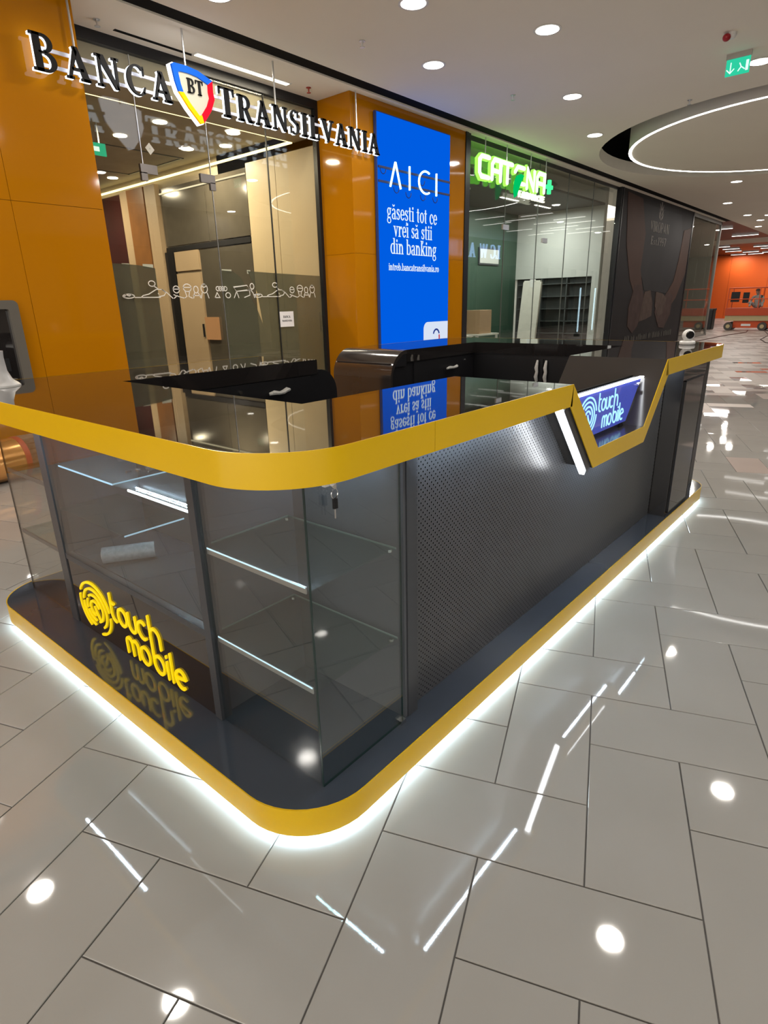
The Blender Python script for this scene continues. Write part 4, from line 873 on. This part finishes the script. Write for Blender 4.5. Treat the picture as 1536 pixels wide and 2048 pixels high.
# long showcase on the short side
sh = thing('glass_showcase', (0.37, 1.24, 0.131), 'long glass showcase above black panel with yellow logo', 'showcase')
MB().box(0.160, 0.613, ZB, 0.205, 0.652, ZT).build('post', greyframe, gc); MB().box(0.160, 1.775, ZB, 0.205, 1.845, ZT).build('post', greyframe, sh)
MB().box(0.163, 0.652, 0.462, 0.195, 1.775, 0.488).build('rail', greyframe, sh)
MB().box(0.164, 0.653, 0.489, 0.170, 1.774, ZT).build('glass_pane', glass, sh)
MB().box(0.58, 0.665, 0.49, 0.60, 1.845, ZT).build('back_panel', slate, sh); MB().box(0.2, 0.653, 0.475, 0.60, 1.774, 0.489).build('bottom_panel', P('showcase_floor', (0.06, 0.065, 0.075), 0.12, spec=0.6), sh)
MB().box(0.2, 1.80, ZB, 0.60, 1.812, ZT).build('side_panel', slate, sh)
for z, y0, y1 in ((0.91, 1.215, 1.77), (0.91, 0.66, 1.20), (0.70, 1.19, 1.77)):
    s_ = MB().box(0.185, y0, z, 0.45, y1, z+0.006).build('glass_shelf', shelfglass, sh)
    if z > 0.8 and y0 < 1: MB().box(0.181, 0.69, z-0.001, 0.186, 1.09, z+0.007).build('led_lit_edge', EM('showcase_led', (0.9, 0.97, 1.0), 5.0), s_)
    elif z > 0.8: MB().box(0.183, y0, z, 0.186, 1.70, z+0.006).build('led_lit_edge', EM('glass_edge_glow', (0.45, 0.75, 1.0), 1.6), s_)  # glass edge given its own glow, standing in for light caught by the shelf
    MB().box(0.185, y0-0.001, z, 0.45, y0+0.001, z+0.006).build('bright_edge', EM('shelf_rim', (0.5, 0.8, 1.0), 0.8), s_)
pan = MB().box(0.165, 0.653, ZB, 0.185, 1.845, 0.462).build('logo_panel', blackgloss, sh)
# logo: fingerprint + words
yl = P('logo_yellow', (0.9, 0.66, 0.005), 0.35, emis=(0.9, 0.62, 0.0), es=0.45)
def fingerprint(fn, ca, cz, r, rz, w_):
    def arc(k, a0, a1, n=18): fn(arcpts(ca, cz, r*k, rz*k, a0, a1, n), w_)
    arc(1.0, 150, 12); arc(1.0, 165, 238); arc(1.0, -4, -78)
    arc(0.76, 255, 178, 12); arc(0.76, 165, -55, 26)
    arc(0.52, 262, 205, 10); arc(0.52, 128, -70, 22); arc(0.52, 190, 155, 8)
    arc(0.29, 262, 20, 20)
    fn([(ca, cz+rz*0.06), (ca+r*0.05, cz-rz*0.08), (ca+r*0.22, cz-rz*0.38)], w_)
def words(fn, ax_, zx, w_, s=1.0, sz=1.0):
    """'touch' over 'mobile'; (0,0) is top-left of the t; the h stem runs down into the b"""
    q = lambda pts: fn([(ax_+s*a, zx+sz*(b-0.402)) for a, b in pts], w_)
    q([(0.004, .402), (0.004, .31)] + arcpts(.034, .307, .03, .03, 180, 275, 6)); q([(0.004, .362), (.034, .362)])
    q(arcpts(.096, .317, .036, .040, 0, 360, 20))
    q([(.150, .357), (.150, .307)] + arcpts(.179, .307, .029, .030, 180, 360, 8) + [(.208, .357)])
    q(arcpts(.262, .317, .036, .040, 55, 305, 14))
    q([(.323, .402), (.323, .19)]); q([(.323, .318)] + arcpts(.358, .318, .035, .039, 180, 0, 10) + [(.393, .277)])
    q([(.100, .155), (.100, .205)] + arcpts(.124, .205, .024, .027, 180, 0, 8) + [(.148, .155)]); q([(.148, .205)] + arcpts(.172, .205, .024, .027, 180, 0, 8) + [(.196, .155)])
    q(arcpts(.252, .193, .036, .040, 0, 360, 20))
    q(arcpts(.360, .193, .037, .040, 0, 360, 20))
    q([(.424, .232), (.424, .156)]); q([(.424, .256), (.424, .259)]); q([(.456, .282), (.456, .156)])
    q([(.484, .192), (.552, .205)] + arcpts(.517, .193, .036, .040, 10, 300, 16))
def put(pts, w_): MB().band([(1.386-a, b) for a, b in pts], w_, MX, 0.158, 0.165).build('logo_stroke', yl, pan)
fingerprint(lambda pts, w_: put([(1.386-a, b) for a, b in pts], w_), 1.552, 0.275, -0.142, 0.124, 0.0115)
words(put, 0.0, 0.402, 0.0135)
# far corner glass cabinet
fc = thing('glass_end_cabinet', (0.37, 2.1, 0.131), 'far glass corner cabinet at the left end with floor showing through', 'display cabinet')
MB().box(0.171, 1.85, ZB, 0.177, 2.352, ZT).build('glass_pane', glass, fc); MB().box(0.177, 2.348, ZB, 0.575, 2.354, ZT).build('glass_door', glass, fc)
MB().box(0.171, 2.352, ZB, 0.178, 2.3545, ZT).build('glass_edge', glassedge, fc)
for z in (0.80, 0.47):
    s_ = MB().box(0.18, 1.855, z, 0.58, 2.34, z+0.006).build('glass_shelf', shelfglass, fc); MB().box(0.176, 1.86, z-0.012, 0.184, 2.335, z+0.008).build('profile', P('profile_grey', (0.2, 0.2, 0.2), 0.3, metal=0.6), s_)
MB().box(0.575, 2.33, ZB, 0.614, 2.37, ZT).build('post', greyframe, fc)
# bubble wrap roll in the showcase
t = thing('plastic_roll', (0.3, 1.4, 0.489), 'clear plastic wrap roll lying in the showcase', 'roll')
MB().cyl((0.215, 1.50, 0.53), (0.40, 1.385, 0.53), 0.036, n=20).build('roll', P('wrap_film', (0.28, 0.31, 0.36), 0.15, var=0.4, scale=60), t, smooth=True); MB().cyl((0.212, 1.502, 0.53), (0.216, 1.4995, 0.53), 0.02, n=14).build('core', white_pl, t)
t = thing('lock_parts', (0.36, 1.33, 0.916), 'small metal lock fittings lying on the upper showcase shelf', 'fittings')
for a, b, c, d in ((0.30, 1.32, 0.02, 0.012), (0.34, 1.30, 0.012, 0.03), (0.37, 1.27, 0.03, 0.012), (0.39, 1.33, 0.012, 0.012), (0.40, 1.28, 0.008, 0.05)): MB().box(a, b, 0.9162, a+c, b+d, 0.924).build('fitting', chrome, t)
# perforated front
pf = thing('perforated_front', (2.0, 0.13, 0.131), 'long dark perforated metal front of the kiosk', 'panel')
m = MB().box(0.655, 0.1285, ZB, 3.335, 0.130, ZT); m.build('perforated_sheet', PERF('perforated_metal', (0.056, 0.058, 0.064)), pf)
MB().box(0.655, 0.155, ZB, 3.335, 0.17, ZT).build('backing', blackpaint, pf)
MB().box(0.602, 0.10, ZB, 0.655, 0.17, ZT).build('end_post', greyframe, pf)
# side cabinet with framed door
sc_ = thing('side_cabinet', (3.62, 0.3, 0.131), 'narrow glossy dark cabinet with framed door at the right end', 'cabinet')
MB().box(3.345, 0.022, ZB, 3.89, 0.56, ZT).build('body', blackgloss, sc_)
dd = MB().box(3.395, 0.014, 0.155, 3.835, 0.022, 1.036).build('door', P('brown_gloss', (0.035, 0.028, 0.026), 0.08, spec=0.8), sc_)
for a in ((3.388, 0.148, 3.395, 1.043), (3.835, 0.148, 3.842, 1.043), (3.388, 1.036, 3.842, 1.043), (3.388, 0.148, 3.842, 0.155)): MB().box(a[0], 0.012, a[1], a[2], 0.022, a[3]).build('door_frame', blackmatt, dd)
# inner cabinets
ic = thing('inner_cabinet', (1.3, 2.15, 0.131), 'black rear cabinet run with rounded end left of the entry gap', 'cabinet')
prof = [(0.62, ZB), (2.10, ZB), (2.10, 1.0)] + arcpts(1.94, 1.0, 0.16, 0.155, 0, 90, 10) + [(1.925, 1.1285), (0.62, 1.1285)]
MB().prism(prof, MY, 1.88, WY-0.02).build('body', blackmatt, ic)
d1 = MB().box(1.0, 1.872, 0.45, 1.86, 1.88, 1.12).build('drawer', blackmatt, ic)
wrapw = P('wrapped_handle', (0.62, 0.62, 0.60), 0.4, var=0.12, scale=40, bump=0.8, bscale=60)
MB().tube([(1.50, 1.855, 1.050), (1.53, 1.845, 1.056), (1.57, 1.842, 1.050), (1.60, 1.842, 1.054), (1.63, 1.845, 1.064), (1.66, 1.855, 1.060)], [0.009, 0.014, 0.011, 0.014, 0.015, 0.009], 8).build('handle', wrapw, d1, smooth=True)
MB().cyl((1.30, 1.873, 1.082), (1.30, 1.863, 1.082), 0.011, n=14).build('lock', chrome, d1, smooth=True)
rcn = thing('rear_cabinet', (3.3, 2.15, 0.131), 'rear cabinet with curved gloss end right of the entry gap', 'cabinet')
cur = [(2.655, ZB), (2.655, 1.02)] + arcpts(2.855, 1.0195, 0.20, 0.20, 180, 90, 14)
inn_ = [(x+0.018 if i < 2 else x, z) for i, (x, z) in enumerate(cur)]
m = MB(); m.prism(cur + [(2.855, 1.19), (2.80, 1.185), (2.72, 1.13), (2.675, 1.05), (2.675, ZB)], MY, 1.862, WY)
m.build('curved_end', P('curved_gloss', (0.030, 0.026, 0.024), 0.12, spec=0.8), rcn, smooth=True)
MB().box(2.68, 1.882, ZB, 3.828, WY-0.02, 1.1285).prism([(2.68, 1.1), (2.72, 1.13), (2.80, 1.185), (2.85, 1.19), (2.85, 1.1)], MY, 1.866, 1.90).build('body', blackmatt, rcn)
d2 = MB().box(2.95, 1.872, 0.45, 3.76, 1.882, 1.118).build('drawer', blackmatt, rcn)
MB().tube([(3.37, 1.852, 1.034), (3.40, 1.842, 1.040), (3.46, 1.842, 1.036), (3.52, 1.852, 1.042)], [0.008, 0.013, 0.010, 0.013], 8).build('handle', wrapw, d2, smooth=True)
MB().cyl((3.67, 1.873, 1.080), (3.67, 1.864, 1.080), 0.009, n=14).build('lock', chrome, d2, smooth=True)
rg = thing('end_cabinet', (4.1, 1.2, 0.131), 'black end cabinet with two doors and white wrapped handles', 'cabinet')
MB().box(3.825, 0.57, ZB, 4.36, 1.881, 1.1285).build('body', blackmatt, rg)
for y0, y1, yh in ((0.60, 1.205, 1.178), (1.215, 1.85, 1.255)):
    d3 = MB().box(3.815, y0, 0.2, 3.825, y1, 1.10).build('door', blackmatt, rg)
    MB().tube([(3.80, yh, 1.09), (3.79, yh, 1.06), (3.79, yh+0.004, 1.03), (3.788, yh-0.004, 1.0), (3.79, yh+0.004, 0.96), (3.80, yh, 0.92)], [0.008, 0.012, 0.015, 0.012, 0.016, 0.011], 8).build('handle', wrapw, d3, smooth=True)
ft = thing('front_cabinet', (2.2, 0.4, 0.131), 'black cabinet body behind the perforated kiosk front', 'cabinet')
MB().box(0.61, 0.18, ZB, 1.56, 0.56, ZT).box(1.56, 0.18, ZB, 3.34, 0.56, 0.79).box(2.92, 0.18, 0.79, 3.34, 0.56, ZT).box(3.89, 0.10, ZB, 4.34, 0.56, ZT).build('body', blackmatt, ft)
# edge-lit sign standing in the dip
t = thing('acrylic_sign', (2.24, 0.10, 0.89), 'edge lit blue acrylic logo sign standing in the worktop dip', 'sign')
AC = [(1.93, 0.905), (2.57, 0.905), (2.755, 1.122), (1.715, 1.122)]
MB().prism(AC, MY, 0.098, 0.103).build('sheet', P('blue_acrylic', (0.03, 0.04, 0.22), 0.08, spec=0.6, emis=(0.10, 0.14, 0.75), es=0.42, var=0.3, scale=9), t)
MB().prism([(1.70, 1.122), (2.77, 1.122), (2.776, 1.130), (1.694, 1.130)], MY, 0.090, 0.110).build('led_edge', EM('sign_led', (0.95, 0.98, 1), 14.0), t)
ice = EM('etched_glow', (0.35, 0.72, 1.0), 1.5)
def put2(pts, w_): MB().band(pts, w_, MY, 0.0955, 0.098).build('etched_stroke', ice, t)
fingerprint(put2, 2.02, 1.01, 0.105, 0.092, 0.0085)
words(put2, 2.15, 1.105, 0.0085, 0.66, 0.72)
for x, z in ((1.78, 1.09), (2.70, 1.09)): MB().cyl((x, 0.085, z), (x, 0.118, z), 0.013, n=16).build('standoff', chrome, t, smooth=True)
for x in (2.0, 2.5): MB().box(x-0.02, 0.095, 0.886, x+0.02, 0.106, 0.906).build('foot', blackmatt, t)
# camera and stand on the worktop
t = thing('security_camera', (4.10, 0.22, H), 'white ball security camera standing on the worktop corner', 'camera')
MB().lathe([(0.046, 0.0), (0.053, 0.003), (0.055, 0.018), (0.048, 0.026), (0.025, 0.03)], (4.10, 0.22, H), 28).build('base', white_pl, t, smooth=True)
hd = MB().ball((4.10, 0.22, H+0.066), (0.042, 0.042, 0.043), 24).build('head', white_pl, t, smooth=True)
fd = Vector((-0.80, -0.58, 0.05)).normalized(); c0 = Vector((4.10, 0.22, H+0.068))
MB().cyl(c0+fd*0.030, c0+fd*0.043, 0.029, 0.025, 24).build('lens', P('lens_black', (0.004, 0.004, 0.005), 0.2, spec=0.3), hd, smooth=True)
t = thing('white_stand', (0.20, 2.24, H), 'white flared plastic stand on the worktop at the left edge', 'stand')
MB().lathe([(0.085, 0.0), (0.088, 0.006), (0.080, 0.014), (0.060, 0.03), (0.045, 0.07), (0.042, 0.13), (0.045, 0.16)], (0.19, 2.22, H), 28).build('body', P('stand_white', (0.55, 0.55, 0.56), 0.35), t, smooth=True)
MB().lathe([(0.090, 0.0), (0.090, 0.004)], (0.19, 2.22, H), 28).build('foot', white_pl, t)

# ================================================================== FAR THINGS: lift, worker, bin, cable
lo = P('lift_orange', (0.55, 0.07, 0.01), 0.45); lc = P('lift_cream', (0.42, 0.34, 0.18), 0.5); tyre = P('tyre', (0.06, 0.055, 0.05), 0.8)
t = thing('scissor_lift', (33.5, 4.7, 0), 'orange and cream scissor lift parked far down the hall', 'lift')
MB().box(33.15, 3.6, 0.12, 33.85, 5.6, 0.44).build('chassis', lo, t); MB().box(33.05, 3.4, 0.44, 33.95, 5.98, 0.68).build('scissor_stack', lc, t); MB().box(33.0, 3.35, 0.68, 34.0, 6.0, 1.02).build('platform', P('lift_red', (0.42, 0.05, 0.01), 0.45), t)
for y in (4.35, 5.78):
    for x in (33.1, 33.9):
        wq = MB().cyl((x-0.09, y, 0.19), (x+0.09, y, 0.19), 0.19, n=20).build('wheel', tyre, t, smooth=True); MB().cyl((x-0.1, y, 0.19), (x+0.1, y, 0.19), 0.09, n=14).build('hub', lc, wq)
for x in (33.02, 33.98):
    for y in (3.4, 4.65, 5.95): MB().cyl((x, y, 1.02), (x, y, 1.92), 0.022, n=8).build('post', lo, t)
    for z in (1.42, 1.92): MB().cyl((x, 3.4, z), (x, 5.95, z), 0.022, n=8).build('rail', lo, t)
MB().box(33.08, 5.5, 1.3, 33.2, 5.85, 1.75).build('control_box', blackmatt, t); MB().box(33.10, 5.1, 1.25, 33.2, 5.35, 1.72).build('tool_bag', blackmatt, t)
MB().box(33.135, 4.85, 0.2, 33.15, 5.25, 0.3).build('label_plate', white_pl, t)
# worker sitting on the platform
wk = thing('person', (33.4, 4.75, 1.02), 'person in grey shirt and dark cap sitting low on the lift platform', 'person')
def skin_body(name, verts, edges, rad, mt, par):
    me = bpy.data.meshes.new(name); o_ = par['_o']; me.from_pydata([(a-o_[0], b-o_[1], c-o_[2]) for a, b, c in verts], edges, []); me.materials.append(mt)
    o = bpy.data.objects.new(name, me); COL.objects.link(o); o.parent = par
    sk = o.modifiers.new('skin', 'SKIN'); sk.use_smooth_shade = True
    for i, r in enumerate(rad): me.skin_vertices[0].data[i].radius = r; me.skin_vertices[0].data[i].use_root = (i == 0)
    su = o.modifiers.new('sub', 'SUBSURF'); su.levels = 1; su.render_levels = 2
    return o
P0 = (33.4, 4.75, 1.12)
vs = [P0, (33.39, 4.75, 1.32), (33.37, 4.76, 1.52), (33.34, 4.77, 1.60), (33.30, 4.79, 1.72), (33.28, 4.80, 1.80),
      (33.37, 4.96, 1.52), (33.30, 5.04, 1.30), (33.12, 5.08, 1.24), (33.06, 5.09, 1.24), (33.37, 4.56, 1.52), (33.34, 4.50, 1.28), (33.16, 4.56, 1.18), (33.10, 4.57, 1.17),
      (33.38, 4.85, 1.10), (33.15, 5.0, 1.28), (33.10, 5.02, 1.06), (33.38, 4.65, 1.10), (33.14, 4.52, 1.26), (33.10, 4.5, 1.06)]
es = [(0, 1), (1, 2), (2, 3), (3, 4), (4, 5), (2, 6), (6, 7), (7, 8), (8, 9), (2, 10), (10, 11), (11, 12), (12, 13), (0, 14), (14, 15), (15, 16), (0, 17), (17, 18), (18, 19)]
rd = [(0.15, 0.11), (0.145, 0.11), (0.16, 0.1), (0.055, 0.055), (0.085, 0.095), (0.075, 0.085), (0.055, 0.055), (0.042, 0.042), (0.032, 0.032), (0.04, 0.03), (0.055, 0.055), (0.042, 0.042), (0.032, 0.032), (0.04, 0.03), (0.09, 0.09), (0.065, 0.065), (0.05, 0.05), (0.09, 0.09), (0.065, 0.065), (0.05, 0.05)]
skin_body('body', vs, es, rd, P('worker_grey', (0.30, 0.29, 0.27), 0.8, var=0.15, scale=10), wk)
MB().ball((33.28, 4.80, 1.75), (0.085, 0.08, 0.11), 16).build('face', P('skin_tone', (0.40, 0.22, 0.15), 0.5), wk, smooth=True)
MB().lathe([(0.098, 0.0), (0.095, 0.04), (0.06, 0.085), (0.01, 0.1)], (33.285, 4.80, 1.78), 16).prism([(33.10, 4.73), (33.20, 4.71), (33.20, 4.89), (33.10, 4.87)], MZ, 1.78, 1.793).build('cap', P('cap_dark', (0.05, 0.02, 0.015), 0.7), wk, smooth=True)
MB().ball((33.05, 5.09, 1.24), (0.04, 0.035, 0.03), 8).ball((33.09, 4.57, 1.17), (0.04, 0.035, 0.03), 8).build('hands', MATS['skin_tone'], wk, smooth=True)
t = thing('waste_bin', (33.8, 6.85, 0), 'tall black bin standing by the glass corner', 'bin')
MB().prism(rounded(33.5, 6.62, 34.1, 7.1, 0.05, 4), MZ, 0.03, 0.93).build('body', blackmatt, t); MB().prism(rounded(33.48, 6.60, 34.12, 7.12, 0.05, 4), MZ, 0.93, 1.0).build('lid', P('bin_lid', (0.03, 0.03, 0.03), 0.4), t)
for a, b in ((33.55, 6.67), (34.05, 6.67), (33.55, 7.05), (34.05, 7.05)): MB().cyl((a, b, 0), (a, b, 0.04), 0.025, n=8).build('foot', tyre, t)
cb = MB().tube([(33.0, 4.9, 0.012), (31, 4.6, 0.012), (28, 4.9, 0.012), (24, 4.95, 0.012), (20, 4.9, 0.012), (16, 5.1, 0.012)], 0.018, 6).build('power_cable', P('cable_dark', (0.12, 0.04, 0.03), 0.6), origin=(33, 4.9, 0))
tag(cb, 'dark power cable trailing along the floor to the lift', 'cable')
cb = MB().tube([(32.9, 4.2, 0.012), (29, 3.4, 0.012), (26, 3.2, 0.012), (24, 2.7, 0.012), (23.5, 2.0, 0.012)], 0.018, 6).build('power_cable', P('cable_grey', (0.15, 0.1, 0.09), 0.6), origin=(32.9, 4.2, 0))
tag(cb, 'thin cable curving over the floor towards the right edge', 'cable')
